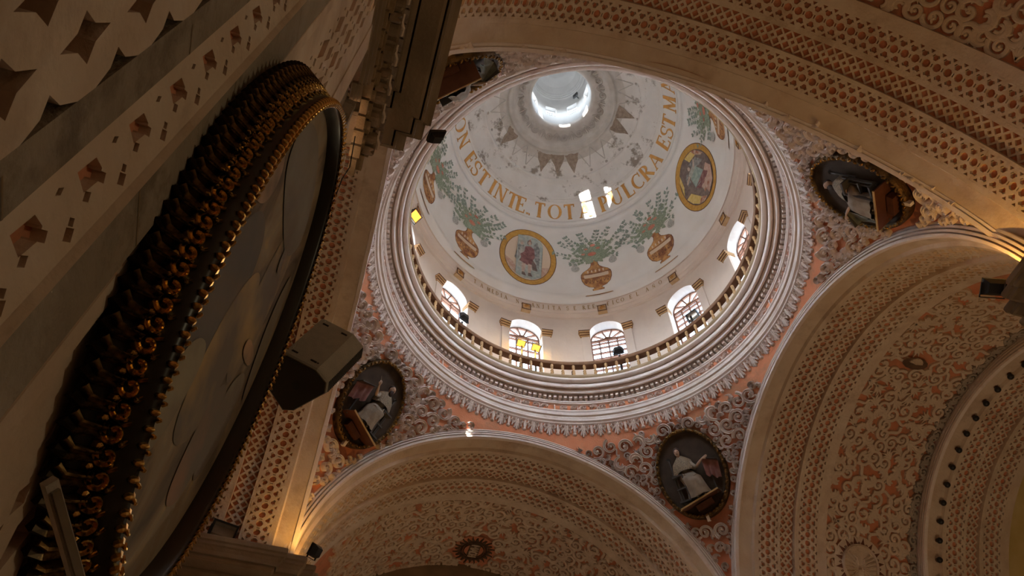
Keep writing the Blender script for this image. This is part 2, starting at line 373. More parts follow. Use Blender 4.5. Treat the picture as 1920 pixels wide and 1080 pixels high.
# ---------------- lantern
mb = MB()
def pz(az, r, z): return (r*math.cos(rad(az)), r*math.sin(rad(az)), z)
lan = []
W8 = [89.5-45*i for i in range(8)]
r0 = 1.05; hw = 11.2
for (za, zb, holes) in ((27.3, 28.05, 0), (28.05, 28.83, 1), (28.83, 29.75, 0)):
    if not holes:
        mb.add(*[x for x in lathe([(r0, za), (r0, zb)], 96)])
    else:
        for c in W8:
            lo = c+hw; hi = c+45-hw
            V, F = grid(7, 2, lambda i, j: pz(lo+(hi-lo)*i/6, r0, (za, zb)[j])); mb.add(V, F)
            for e, sg in ((c-hw, 1), (c+hw, -1)):
                mb.add([pz(e, r0, za), pz(e, r0+.22, za), pz(e, r0+.22, zb), pz(e, r0, zb)], [(0, 1, 2, 3)])
            for z in (za, zb): mb.add([pz(c-hw, r0, z), pz(c+hw, r0, z), pz(c+hw, r0+.22, z), pz(c-hw, r0+.22, z)], [(0, 1, 2, 3)])
mb.add(*lathe([(1.05, 29.75), (1.0, 29.78), (1.0, 29.86), (.96, 29.88), (.96, 29.94), (.93, 29.98), (.90, 30.1), (.75, 30.35), (.45, 30.55), (0.01, 30.62)], 64))
mb.add(*lathe([(1.3, 27.7), (1.3, 28.0), (1.3, 28.04)], 48)); mb.add(*lathe([(1.3, 28.86), (1.35, 29.9), (1.2, 30.6), (.3, 30.9), (0.01, 30.95)], 48))
lantern = mb.obj('wall_lantern', [LANT], None, True, kind='structure', label='white lantern drum above the oculus')
me = lantern.data
for p in me.polygons: p.use_smooth = False
for c in W8:
    mb = MB(); z0, z1 = 28.05, 28.83
    for (a, b, c0, d0) in ((c-hw, c+hw, z0, z0+.05), (c-hw, c+hw, z1-.05, z1), (c-hw, c-hw+1.6, z0, z1), (c+hw-1.6, c+hw, z0, z1)):
        mb.add(*lathe([(1.18, c0), (1.18, d0), (1.24, d0), (1.24, c0), (1.18, c0)], 4, a, b))
    mb.obj('lantern_window_frame', REVEAL, lantern)
    mb = MB(); mb.add(*lathe([(1.21, z0), (1.21, z1)], 3, c-hw, c+hw)); mb.obj('pane', GLASS, lantern)
hang = thing('lantern_lamp', 'small black lamp box hanging high inside the white lantern', 'lamp', pz(25, .86, 28.95))
mb = MB(); R3 = frame((0, 0, 0), -Vector(pz(25, 1, 0)), (0.2, 0, 1)).to_3x3()
mb.box((0, 0, 0), (.22, .26, .06), R3); mb.obj('housing', BLACK, hang)
mb = MB(); mb.box(Vector(pz(25, .09, 0)), (.03, .03, .16), R3); mb.obj('bracket', BLACK, hang)

# ---------------- drum wall with twelve arched windows
RD = 4.80; ZS = 19.52; HWN = 0.515; Z0W = 17.55; RO = 5.35
def pd(u, z, r, az0): a = rad(az0)-u/RD; return (r*math.cos(a), r*math.sin(a), z)
half = RD*rad(15)
drum = thing('wall_drum', 'cream drum wall ringed with twelve arched windows', 'wall', kind='structure'); del drum['category']
hole = [(HWN, Z0W)]+[(HWN*math.cos(rad(t)), ZS+HWN*math.sin(rad(t))) for t in range(0, 181, 12)]+[(-HWN, Z0W)]
outer = [(-half+half*2*i/12, 16.86) for i in range(13)]+[(half-half*2*i/12, 20.9) for i in range(13)]
V, T, Wd = holed(outer, [hole], lambda a, b: False)
OM = None
def arch_band(mb, r_in, r_out, ra, rb, az0, n=16, a0=0, a1=180, zb=None, mi=0):
    """half-round bar between window radii r_in/r_out at drum depth ra..rb, legs down to zb"""
    pts = []
    if zb is not None: pts.append((1, 0, zb))
    for i in range(n+1):
        t = rad(a0+(a1-a0)*i/n); pts.append((math.cos(t), math.sin(t), None))
    if zb is not None: pts.append((-1, 0, zb))
    V = []
    for c, s, z in pts:
        for rr, d in ((r_in, ra), (r_out, ra), (r_out, rb), (r_in, rb)):
            V.append(pd(c*rr, (ZS+s*rr) if z is None else z, d, az0))
    n_ = len(pts); F = [(i*4+j, (i+1)*4+j, (i+1)*4+(j+1) % 4, i*4+(j+1) % 4) for i in range(n_-1) for j in range(4)]
    F += [(0, 1, 2, 3), tuple((n_-1)*4+j for j in (3, 2, 1, 0))]
    mb.add(V, F, mi)
def ubox(mb, u0, u1, z0, z1, ra, rb, az0, mi=0, n=1):
    for k in range(n):
        a = u0+(u1-u0)*k/n; b = u0+(u1-u0)*(k+1)/n
        V = [pd(u, z, r, az0) for u in (a, b) for z in (z0, z1) for r in (ra, rb)]
        mb.add(V, [(0, 1, 3, 2), (4, 6, 7, 5), (0, 4, 5, 1), (2, 3, 7, 6), (0, 2, 6, 4), (1, 5, 7, 3)], mi)
AZW = [120, 90, 60, 30, 0, 150, 180, 210, 240, 270, 300, 330]
mbd = MB(); mbv = MB()
for az0 in AZW:
    mbd.add([pd(x, z, RD, az0) for x, z in V], T)
    # reveal
    hp = hole; Vr = []
    for u, z in hp: Vr += [pd(u, z, RD, az0), pd(u, z, RO, az0)]
    mbv.add(Vr, [(2*i, 2*i+1, 2*i+3, 2*i+2) for i in range(len(hp)-1)])
    mbv.add([pd(HWN, Z0W, RD, az0), pd(HWN, Z0W, RO, az0), pd(-HWN, Z0W, RO, az0), pd(-HWN, Z0W, RD, az0)], [(0, 1, 2, 3)])
    mbv.add([pd(x, z, RO, az0) for x, z in V], T, 1)
mbd.obj('drum_plaster', DRUMW, drum); mbv.obj('window_reveal', [REVEAL, WHITE], drum)
mb = MB(); mb.add(*lathe([(4.80, 20.80), (4.80, 20.86), (4.72, 20.87), (4.72, 20.93)], 120)); mb.add(*lathe([(RO, 20.9), (RO, 21.6)], 60)); mb.add(*lathe([(RO, 16.2), (RO, 16.9)], 60)); mb.obj('wall_fillet', DRUMW, drum)
# cornice at the foot of the dome: frieze with the inscription and two fillets below
mb = MB(); mb.add(*lathe([(4.80, 20.32), (4.74, 20.34), (4.74, 20.40), (4.66, 20.44), (4.66, 20.50), (4.62, 20.54), (4.62, 20.86), (4.58, 20.86)], 180)); mb.obj('inscription_band', DRUMW, drum)

GR = [(-HWN+2*HWN*k/4) for k in range(5)]
for wi, az0 in enumerate(AZW):
    win = thing('window_%d' % (wi+1), 'arched drum window with fanlight and wooden grid', 'window', kind='structure'); del win['category']
    R1, R2 = 5.12, 5.18
    mb = MB(); arch_band(mb, HWN-.045, HWN+.01, R1, R2, az0, zb=Z0W); mb.obj('frame', FRAMEW, win)
    mb = MB(); ubox(mb, -HWN, HWN, ZS-.05, ZS+.02, R1-.01, R2, az0); mb.obj('transom', FRAMEW, win)
    mb = MB(); arch_band(mb, .10, .15, R1, R2, az0, 8)
    V2 = [pd(0, ZS, R1+.01, az0)]+[pd(.11*math.cos(rad(t)), ZS+.11*math.sin(rad(t)), R1+.01, az0) for t in range(0, 181, 20)]
    mb.add(V2, [(0, i, i+1) for i in range(1, 10)]); mb.obj('fan_hub', WOOD if az0 != 30 else LETT, win)
    for t in (36, 72, 108, 144):
        mb = MB(); c, s = math.cos(rad(t)), math.sin(rad(t)); q = .020
        Vs = [pd(rr*c+e*q*s, ZS+rr*s-e*q*c, d, az0) for rr in (.13, HWN-.02) for e in (-1, 1) for d in (R1, R2)]
        mb.add(Vs, [(0, 1, 3, 2), (4, 6, 7, 5), (0, 4, 5, 1), (2, 3, 7, 6), (0, 2, 6, 4), (1, 5, 7, 3)]); mb.obj('fan_spoke', FRAMEW, win)
    nb = 2 if az0 in (90, 120) else 3
    for k in range(1, nb+1):
        u = -HWN+2*HWN*k/(nb+1); mb = MB(); ubox(mb, u-.019, u+.019, Z0W, ZS-.04, R1, R2, az0); mb.obj('muntin', FRAMEW, win)
    zs_ = [ZS-.16, ZS-.36, ZS-.62, ZS-.88, ZS-1.14, ZS-1.4, ZS-1.66] if nb == 3 else [ZS-.16, ZS-.62, ZS-1.1, ZS-1.55]
    for z in zs_:
        mb = MB(); ubox(mb, -HWN, HWN, z-.020, z+.020, R1, R2, az0); mb.obj('glazing_bar', FRAMEW, win)
    # panes: five in the fan, the rest between the bars
    Rg = (R1+R2)/2
    for q in range(5):
        mb = MB(); t0 = 36*q; Vp = [pd(rr*math.cos(rad(t0+12*k)), ZS+rr*math.sin(rad(t0+12*k)), Rg, az0) for k in range(4) for rr in (.12, HWN)]
        mb.add(Vp, [(2*k, 2*k+1, 2*k+3, 2*k+2) for k in range(3)]); mb.obj('pane', GLASS, win)
    zl = [ZS-.02]+zs_+[Z0W]
    for k in range(nb+1):
        for j in range(len(zl)-1):
            if az0 not in (120, 90, 60, 30, 0) and k: continue
            u0 = -HWN+2*HWN*k/(nb+1); u1 = u0+2*HWN/(nb+1)*(1 if az0 in (120, 90, 60, 30, 0) else nb+1)
            mb = MB(); mb.add([pd(u0, zl[j], Rg, az0), pd(u1, zl[j], Rg, az0), pd(u1, zl[j+1], Rg, az0), pd(u0, zl[j+1], Rg, az0)], [(0, 1, 2, 3)]); mb.obj('pane', GLASS, win)
    # flanking pilasters with little capitals, bracket above
    for sg in (-1, 1):
        mb = MB(); u0 = sg*(HWN+.01); u1 = sg*(HWN+.26); a_, b_ = min(u0, u1), max(u0, u1)
        ubox(mb, a_, b_, Z0W-.3, ZS-.2, RD-.05, RD+.02, az0); mb.obj('pilaster', DRUMW, drum)
        mb = MB()
        for zc0, zc1, pr_, mi2 in ((-.20, -.15, .07, 0), (-.15, -.135, .085, 1), (-.135, -.08, .11, 0), (-.08, -.065, .125, 1), (-.065, -.01, .15, 0), (-.01, .01, .165, 1)):
            ubox(mb, a_-(.1 if sg < 0 else .03)*(pr_*5), b_+(.1 if sg > 0 else .03)*(pr_*5), ZS+zc0, ZS+zc1, RD-pr_, RD+(.2 if True else 0), az0, mi2)
        mb.obj('capital', [WOODL, DARKL], drum)
    mb = MB(); ubox(mb, -.15, .15, 20.36, 20.66, RD-.20, RD, az0, 0, 2); ubox(mb, -.19, .19, 20.66, 20.74, RD-.23, RD, az0, 1)
    for e in (-1, 1): ubox(mb, e*.14-.012, e*.14+.012, 20.36, 20.66, RD-.21, RD-.19, az0, 2)
    ubox(mb, -.15, .15, 20.36, 20.38, RD-.21, RD-.19, az0, 2); ubox(mb, -.15, .15, 20.64, 20.66, RD-.21, RD-.19, az0, 2)
    mb.obj('bracket', [WOODL, DRUMW, DARKL], drum)
    mbq = MB(); ribbon(mbq, spiral(0, 0, .09, .02, 0, rad(500), 22), .02, .025); o = mbq.obj('bracket_rosette', LETT, drum)
    o.matrix_basis = frame(pd(0, 20.51, RD-.205, az0), -Vector(pd(0, 0, 1, az0)), (0, 0, 1))

# ---------------- great ring cornice below the balustrade
LEAFB = []
prof = [(5.36, 16.90), (4.34, 16.90), (4.30, 16.86), (4.30, 16.80), (4.345, 16.77), (4.40, 16.76), (4.40, 16.81), (4.43, 16.81), (4.43, 16.74)]
for t in range(0, 181, 30): prof.append((4.475-.045*math.cos(rad(t)), 16.70-.045*math.sin(rad(t))-.015*t/180))
prof += [(4.525, 16.685), (4.525, 16.74), (4.55, 16.74), (4.55, 16.655), (4.575, 16.65), (4.575, 16.63)]
for t in range(0, 181, 30): prof.append((4.62-.04*math.cos(rad(t)), 16.615-.04*math.sin(rad(t))))
prof += [(4.665, 16.62), (4.665, 16.68), (4.69, 16.68), (4.69, 16.60), (4.69, 16.63), (4.87, 16.63), (4.87, 16.47), (4.77, 16.44), (4.77, 16.41), (4.80, 16.39), (4.80, 16.36), (4.87, 16.35), (4.87, 16.12)]
prof += [(4.80, 16.11), (4.80, 16.07), (4.83, 16.05), (4.84, 16.00), (4.81, 15.98), (4.82, 15.93), (4.87, 15.92), (4.87, 15.88), (4.89, 15.84), (4.875, 15.80), (4.88, 15.78), (4.93, 15.76), (4.945, 15.73), (5.0, 15.72), (5.115, 15.40)]
mb = MB(); Vc, Fc = lathe(prof, 240); nP = len(prof)
ms_ = [1 if (k % (nP-1) in (nP-2,) or abs(prof[k % (nP-1)][0]-4.87) < .001 and 16.1 < prof[k % (nP-1)][1] < 16.4) else 0 for k in range(len(Fc))]
mb.add(Vc, Fc); mb.m = ms_
ring = mb.obj('trim_1', [PINK, ORANGE], None, True, kind='structure', label='great ring cornice below the balustrade')
try: ring.data.set_sharp_from_angle(angle=rad(28))
except Exception: pass
mb = MB(); mb.box((0, 0, 0), (.16, .112, .10)); DEN = mb.mesh('dentil', PINK)
for k in range(210):
    a = 2*PI*k/210; m = Matrix.Rotation(a, 4, 'Z') @ Matrix.Translation((4.79, 0, 16.555)); m = m @ Matrix.Diagonal((1.0, .72, 1, 1))
    link('dentil', DEN, ring, m)
# frieze scrolls between dentils and lower mouldings
FS = [scroll_mesh(k, .12, .05) for k in (4, 1, 0)]
for k in range(116):
    a = 2*PI*k/116; out = Vector((-math.cos(a), -math.sin(a), 0)); m = frame((4.87*math.cos(a), 4.87*math.sin(a), 16.23), out, (0, 0, 1))
    if k % 2: m = m @ Matrix.Diagonal((-1, 1, 1, 1))
    if k % 13 == 0:
        mb = MB(); mb.box((0, 0, .02), (.03, .22, .04)); link('frieze_fillet', mb.mesh('frieze_fillet', PINK), ring, m)
    else: link('frieze_scroll', FS[(k*5+k//3) % 3], ring, m @ Matrix.Rotation(rad((k*47) % 60-30), 4, 'Z') @ Matrix.Diagonal((1.2, 1.0, 1.4, 1)))
# hanging acanthus leaves and drops of the lowest band
mb = MB()
for s in (-1, 1):
    ribbon(mb, [(0, .13), (s*.05, .10), (s*.10, .12), (s*.125, .07), (s*.10, .03), (s*.07, .05)], .045, .045)
    ribbon(mb, [(0, .10), (s*.05, .03), (s*.095, -.02), (s*.10, -.07)], lambda t: .05*(1.1-.6*t), .045)
    ribbon(mb, [(0, .05), (s*.03, -.05), (s*.055, -.13)], lambda t: .05*(1.1-.6*t), .045)
ribbon(mb, [(0, .12), (0, 0), (0, -.17)], lambda t: .06*(1.1-.5*t), .05); ACA = mb.mesh('acanthus_leaf', PINK)
mb = MB(); ribbon(mb, [(0, .12), (0, .0), (0, -.07)], lambda t: .05+.03*math.sin(PI*t), .05); blob(mb, 0, -.10, .05, .055); DRP = mb.mesh('leaf_drop', PINK)
for k in range(140):
    a = 2*PI*k/140; nrm = Vector((-math.cos(a)*.94, -math.sin(a)*.94, -.33)); m = frame((5.045*math.cos(a), 5.045*math.sin(a), 15.56), nrm, (-math.cos(a)*.33, -math.sin(a)*.33, 1))
    link('acanthus_leaf' if k % 2 == 0 else 'leaf_drop', ACA if k % 2 == 0 else DRP, ring, m @ (Matrix.Diagonal((1.25, 1.12, 1.4, 1)) if k % 2 == 0 else Matrix.Diagonal((1.15, 1.1, 1.4, 1))))

# ---------------- balustrade: a thing standing on the ring
bal = thing('balustrade', 'brown wooden balustrade circling the foot of the drum', 'balustrade', (0, 0, 16.86))
def Lr(prof, n, name, m_, par, sm=False):
    mb = MB(); mb.add(*lathe([(r, z-16.86) for r, z in prof], n)); return mb.obj(name, m_, par, sm)
Lr([(4.30, 16.86), (4.27, 16.90), (4.27, 16.96), (4.31, 17.0), (4.42, 17.0), (4.44, 16.86), (4.30, 16.86)], 180, 'base_rail', STONE, bal)
Lr([(4.315, 17.46), (4.29, 17.49), (4.29, 17.56), (4.31, 17.58), (4.50, 17.58), (4.50, 17.46), (4.315, 17.46)], 180, 'handrail', WOOD, bal)
mb = MB(); mb.add(*lathe([(.030, 0), (.046, .02), (.046, .05), (.026, .07), (.046, .11), (.05, .14), (.03, .18), (.03, .2), (.048, .22), (.03, .25), (.024, .31), (.045, .33), (.045, .36), (.02, .38), (.045, .41), (.045, .44), (.03, .47)], 10))
BALM = mb.mesh('baluster', WOODL, True)
for k in range(90): link('baluster', BALM, bal, Matrix.Translation((4.36*math.cos(rad(62+4*k)), 4.36*math.sin(rad(62+4*k)), .135)))

# ---------------- the four arches
def rotz(V, q):
    V = np.asarray(V, float)
    for _ in range(q % 4): V = np.stack([-V[:, 1], V[:, 0], V[:, 2]], 1)
    return V
QROT = {'F': 0, 'L': 1, 'N': 2, 'R': 3}
def arcmap(dr=0.0, oy=0.0, q=0, r0=4.89, zc=ZC):
    """tile (u=arc length, v=depth, h=relief) -> world"""
    def fn(B):
        th = B[:, 0]/(r0+dr); r = r0+dr-B[:, 2]
        return rotz(np.stack([r*np.cos(th), oy+B[:, 1], zc+r*np.sin(th)], 1), q)
    return fn
def arch(key, name, dr, label, oy=0.0, vault_to=9.55, relief=True):
    q = QROT[key]; dz = 0
    P = [(5.26, 5.0), (5.25, 4.96), (5.20, 4.94), (5.195, 5.03), (5.17, 5.03), (5.165, 4.93), (5.12, 4.92), (5.115, 5.02), (5.09, 5.02), (5.085, 4.915), (5.04, 4.91), (5.035, 5.01), (5.01, 5.01), (5.005, 4.91), (4.95, 4.92), (4.94, 5.0),
         (4.96, 5.01), (4.97, 5.34), (4.89, 5.37), (4.89, 5.45), (4.945, 5.45), (4.945, 6.0), (4.89, 6.0), (4.89, 6.04), (5.02, 6.04), (5.02, 6.42), (4.89, 6.42), (4.89, 6.50), (4.945, 6.50), (4.945, 7.05), (4.89, 7.05), (4.89, 7.27), (5.02, 7.28)]
    if key == 'N': P = [(4.92, 4.94), (4.92, 4.86), (5.27, 4.90)]+P
    mi = [0]*(len(P)-1)
    for i in range(len(P)-1):
        if P[i][0] == P[i+1][0] and P[i][0] > 4.93 and P[i][1] > 5.4: mi[i] = 1
        if P[i][1] >= 5.009: mi[i] = mi[i] or 2
    n = 96; th0, th1 = -.01, PI+.01
    V, F = grid(n+1, len(P), lambda i, j: ((P[j][0]+dr)*math.cos(th0+(th1-th0)*i/n), P[j][1]+oy, ZC+(P[j][0]+dr)*math.sin(th0+(th1-th0)*i/n)))
    mb = MB(); mb.add(rotz(V, q), F); mb.m = [mi[k % (len(P)-1)] for k in range(len(F))]
    o = mb.obj(name, [PINK, ORANGE, STUCCO], None, True, kind='structure', label=label)
    try: o.data.set_sharp_from_angle(angle=rad(28))
    except Exception: pass
    L = PI*(4.89+dr); nt_ = round(L/.2); p = L/nt_
    tA = pattern_a(p, .55); tB = pattern_b(p, .38)
    for v0, t_, d_ in ((5.45, tA, .055), (6.04, tB, .13), (6.50, tA, .055)):
        mb = MB(); repeat(t_, nt_, p, arcmap(dr+d_, v0+oy, q), mb, 0, .08)
        mb.obj('pierced_strapwork', STUCCO, o, kind='stuff')
    return o
arF = arch('F', 'trim_2', 0.0, 'far arch with moulded face and pierced lattice soffit')
arR = arch('R', 'trim_3', 0.0, 'right arch with moulded face and pierced lattice soffit')
arN = arch('N', 'trim_4', 0.22, 'near arch overhead with pierced lattice soffit')
arL = arch('L', 'trim_5', 0.0, 'left arch seen edge on with pierced lattice soffit')

# ---------------- pendentives
RS = math.sqrt(25+5.24**2)
def pend(r, phi):
    """phi = azimuth from the pendentive's own axis (radians), returns z"""
    c = max(math.cos(PI/4-abs(phi)), 1e-3); rm = A/c
    rm = max(rm, 5.12)
    t = min(max((r-5.09)/max(rm-5.09, .02), 0), 1)
    z = ZC+math.sqrt(max(RS*RS-r*r, 0.01))
    return z+.46*(1-t)**2
def pend_pt(q, r, phi, h=0.0):
    a = rad(45+90*q)+phi; z = pend(r, phi)
    p = Vector((r*math.cos(a), r*math.sin(a), z))
    if h: p = p-(p-Vector((0, 0, ZC))).normalized()*h
    return p
PEN = {}
for q, nm, lb in ((0, 'wall_far_right', 'far right pendentive with scroll relief on orange'), (1, 'wall_far_left', 'far left pendentive with scroll relief on orange'), (2, 'wall_near_left', 'near left pendentive with scroll relief on orange'), (3, 'wall_near_right', 'near right pendentive with scroll relief on orange')):
    mb = MB()
    def fn(i, j):
        phi = -PI/4+PI/2*i/64; rm = max(A/max(math.cos(PI/4-abs(phi)), 1e-3), 5.10)
        r = 5.08+(rm+.015-5.08)*j/20
        return tuple(pend_pt(q, r, phi))
    V, F = grid(65, 21, fn); mb.add(V, F)
    PEN[q] = mb.obj(nm, ORANGE, None, True, kind='structure', label=lb)
# scrollwork on the pendentives: positions read off one pendentive, mirrored on the others
SCR = [scroll_mesh(k, .25, .14, 1.25) for k in range(5)]
# (radius, angle from axis in degrees, size, kind, turn)
def pend_scrolls(q):
    o = PEN[q]; rs = random.Random(11+q)
    rows = []
    def ok(r, ph):
        x = r*rad(ph); y = (r-5.92)*1.75
        if (x/.98)**2+(y/1.20)**2 < 1: return False
        rm = A/math.cos(PI/4-abs(rad(ph)))
        return 5.14 < r < rm-.06
    pts = []
    # band next to the leaf ring, then rows fanning down both sides and into the tip
    for r, dphi, s in [(5.25+.195*k, 3.9-.05*k, .215) for k in range(8)]+[(6.78, 2.9, .16), (6.92, 2.3, .12)]:
        n = int(44/dphi); off = 0 if len(rows) % 2 == 0 else dphi/2; rows.append(r)
        for k in range(-n, n+1):
            ph = k*dphi+off
            if abs(ph) <= 44 and ok(r, ph): pts.append((r+rs.uniform(-.03, .03), ph, s))
    nb = len(pts); tries = 0
    while tries < 7000 and len(pts) < nb+150:
        tries += 1; r = rs.uniform(5.17, 7.04); ph = rs.uniform(-44, 44)
        rm = A/math.cos(PI/4-abs(rad(ph))); x = r*rad(ph); y = (r-5.92)*1.75
        if not (5.16 < r < rm-.03) or (x/.95)**2+(y/1.17)**2 < 1: continue
        if all(math.hypot(x-r2*rad(p2), (r-r2)*1.75) > .95*(s2+.11)*.64 for r2, p2, s2 in pts): pts.append((r, ph, .115))
    for i, (r, ph, s) in enumerate(pts):
        a = rad(ph); p = pend_pt(q, r, a, .0); nrm = Vector((0, 0, ZC))-p
        e = pend_pt(q, r-.05, a)-p
        kind = (0, 1, 4, 0, 2, 1, 4)[(int(abs(ph)*3.7+r*13)) % 7]
        m = frame(p+nrm.normalized()*-.01, nrm, e)
        if (ph < 0): m = m @ Matrix.Diagonal((-1, 1, 1, 1))
        k = s/.25*rs.uniform(.9, 1.1)
        m = m @ Matrix.Rotation(rad((int(abs(ph)*31+r*57) % 360)), 4, 'Z') @ Matrix.Diagonal((k, k, 1, 1))
        link('scroll', SCR[kind], o, m)
        # stem that ties it to its neighbour
        m2 = frame(pend_pt(q, r+.08, a+rad(1.5)*(1 if i % 2 else -1), .0), nrm, e) @ Matrix.Rotation(rad(35 if i % 2 else -50), 4, 'Z') @ Matrix.Diagonal((.45, .55, .7, 1))
        if i % 2 == 0 and i < nb: link('scroll_stem', SCR[3], o, m2)
for q in range(4): pend_scrolls(q)

# ---------------- vaults beyond the arches, with foliage relief
VST = [bpy.data.meshes.new('x')]*0
def restuff(k, r, h, mt):
    me = scroll_mesh(k, r, h, 1.5, [(-0.5, 0.0), (-0.42, .9), (-.2, 1.0), (.2, 1.0), (0.42, .9), (0.5, 0.0)]).copy(); me.materials.clear(); me.materials.append(mt); return me
VSC = [restuff(k, .20, .075, STUCCO) for k in (0, 1, 4, 2, 3)]
DARKS = mat('dusty_grey_stucco', (0.34, 0.29, 0.24), .9, (0.42, 0.36, 0.30), 3, bump=.4, bscale=20)
VDK = [restuff(k, .16, .08, DARKS) for k in (4, 1)]
def vault(key, name, dr, y0, y1, label, th0=0, th1=180, skip=None):
    q = QROT[key]; n = 72
    V, F = grid(n+1, 6, lambda i, j: ((5.0+dr)*math.cos(rad(180*i/n)), y0+(y1-y0)*j/5, ZC+(5.0+dr)*math.sin(rad(180*i/n))))
    mb = MB(); mb.add(rotz(V, q), F); o = mb.obj(name, ORANGE, None, True, kind='structure', label=label)
    rs = random.Random(hash(key) % 7 if False else ord(key)); cnt = 0
    step = .29; row = 0; yy = y0+.16
    while yy < y1-.08:
        th = th0+(row % 2)*1.6
        while th < th1:
            if cnt < 298 and not (skip and skip(th, yy)):
                a = rad(th+rs.uniform(-.5, .5)); r = 5.0+dr; y = yy+rs.uniform(-.04, .04)
                p = rotz([(r*math.cos(a), y, ZC+r*math.sin(a))], q)[0]; nr = rotz([(-math.cos(a), 0, -math.sin(a))], q)[0]
                m = frame(p, nr, rotz([(0, 1, 0)], q)[0]) @ Matrix.Rotation(rs.uniform(0, 6.28), 4, 'Z')
                k = rs.uniform(.98, 1.2); m = m @ Matrix.Diagonal((k, k, 1, 1))
                link('foliage_scroll', VSC[rs.choice((0, 0, 1, 1, 2, 2, 3, 4))], o, m); cnt += 1
            th += 3.35
        yy += step; row += 1
    return o
def skF(th, y): return math.hypot((th-92.6)*.0864, y-9.34) < .66
def skR(th, y):
    th = 180-th
    return math.hypot((th-30)*.0864, y-8.22) < .72 or math.hypot((th-92)*.0864, (y-8.13)*1.1) < .33
vF = vault('F', 'ceiling_far', 0, 7.28, 10.15, 'far arm vault covered in foliage relief', 44, 146, skF)
vR = vault('R', 'ceiling_right', 0, 7.28, 9.82, 'right arm vault covered in foliage relief', 60, 160, skR)
vN = vault('N', 'ceiling_near', .22, 7.28, 13.5, 'nave vault overhead with scroll relief', 108, 152)
vL = vault('L', 'ceiling_left', 0, 7.28, 9.8, 'left arm vault of plain orange plaster', 0, 0)
def rowrelief(o, q, r, y, n, t0, t1):
    for k in range(n):
        a = rad(t0+(t1-t0)*k/(n-1)); p = rotz([(r*math.cos(a), y, ZC+r*math.sin(a))], q)[0]; nr = rotz([(-math.cos(a), 0, -math.sin(a))], q)[0]
        link('border_scroll', VDK[k % 2], o, frame(p, nr, rotz([(0, 1, 0)], q)[0]) @ Matrix.Rotation(rad(40*(k % 5)), 4, 'Z'))
rowrelief(vR, 3, 4.98, 9.68, 50, 62, 160)
ar2 = arch('R', 'trim_6', -.35, 'second arch of the right arm set with small bulbs', oy=4.82)
mb = MB(); V, F = grid(49, 2, lambda i, j: ((5.2, 4.86)[j]*math.cos(rad(180*i/48)), 9.79, ZC+(5.2, 4.86)[j]*math.sin(rad(180*i/48)))); mb.add(rotz(V, 3), F); mb.obj('arch_face', PINK, ar2)
# end parts of the two arms
def half_drum(key, name, r, y0, y1, m_, lab):
    q = QROT[key]; V, F = grid(49, 2, lambda i, j: (r*math.cos(rad(180*i/48)), (y0, y1)[j], ZC+r*math.sin(rad(180*i/48))))
    mb = MB(); mb.add(rotz(V, q), F); return mb.obj(name, m_, None, True, kind='structure', label=lab)
YELW = mat('yellow_plaster', (0.62, 0.48, 0.18), .9, (0.70, 0.56, 0.26), 2.0)
half_drum('R', 'ceiling_right_end', 4.9, 12.05, 15.0, YELW, 'yellow washed vault beyond the second right arch')
mb = MB(); V, F = grid(49, 2, lambda i, j: ((5.3, 4.2)[j]*math.cos(rad(180*i/48)), 10.13, ZC-.1+(5.3, 4.2)[j]*math.sin(rad(180*i/48)))); mb.add(V, F)
V, F = grid(49, 2, lambda i, j: (4.2*math.cos(rad(180*i/48)), (10.14, 15.0)[j], ZC-.1+4.2*math.sin(rad(180*i/48)))); mb.add(V, F)
mb.obj('trim_7', STONED, None, True, kind='structure', label='dark arch closing the far arm')
# small bulbs round the second arch
mb = MB(); mb.add(*lathe([(0.001, .0), (.03, .0), (.03, .03), (.055, .05), (.075, .09), (.07, .13), (.04, .16), (.001, .165)], 12)); BULB = mb.mesh('globe', BLACK, True)
mb = MB(); mb.add(*lathe([(0.001, .0), (.05, .0), (.05, .02), (.001, .02)], 10)); BASE = mb.mesh('socket', WOOD)
for k in range(17):
    th = rad(105-5.8*k); r = 4.62; p = Vector((10.10, -r*math.cos(th)*-1, ZC+r*math.sin(th)))
    nr = Vector((0, -math.cos(th), -math.sin(th)))
    b = bpy.data.objects.new('arch_bulb', None); COL.objects.link(b); b.matrix_world = frame(p, nr, (1, 0, 0))
    ORD = 'first second third fourth fifth sixth seventh eighth ninth tenth eleventh twelfth thirteenth fourteenth fifteenth sixteenth seventeenth'.split()
    tag(b, 'small dark globe bulb, %s from the bottom of the row along the second right arch' % ORD[16-k], 'bulb', 'globe bulbs round the second arch')
    link('globe', BULB, b); link('socket', BASE, b)

# sun emblem on the far vault, cherub sun and shell on the right one
EMB = mat('dark_relief_paint', (0.10, 0.055, 0.03), .8, (0.16, 0.09, 0.05), 6)
def emblem(par, q, th, y, r, turn):
    a = rad(th); p = rotz([(r*math.cos(a), y, ZC+r*math.sin(a))], q)[0]; nr = rotz([(-math.cos(a), 0, -math.sin(a))], q)[0]
    return frame(Vector(p)+Vector(nr)*.06, nr, rotz([(0, 1, 0)], q)[0]) @ Matrix.Rotation(rad(turn), 4, 'Z')
em = bpy.data.objects.new('sun_emblem', None); COL.objects.link(em); em.parent = vF; em.matrix_basis = emblem(vF, 0, 92.6, 9.34, 4.99, 180)
em['label'] = 'brown sunburst emblem with monogram'
mb = MB(); mb.add([(x, y, 0.01) for x, y in ngon(24, .60)]+[(0, 0, .01)], [(24, i, (i+1) % 24) for i in range(24)]); mb.obj('field', ORANGE, em)
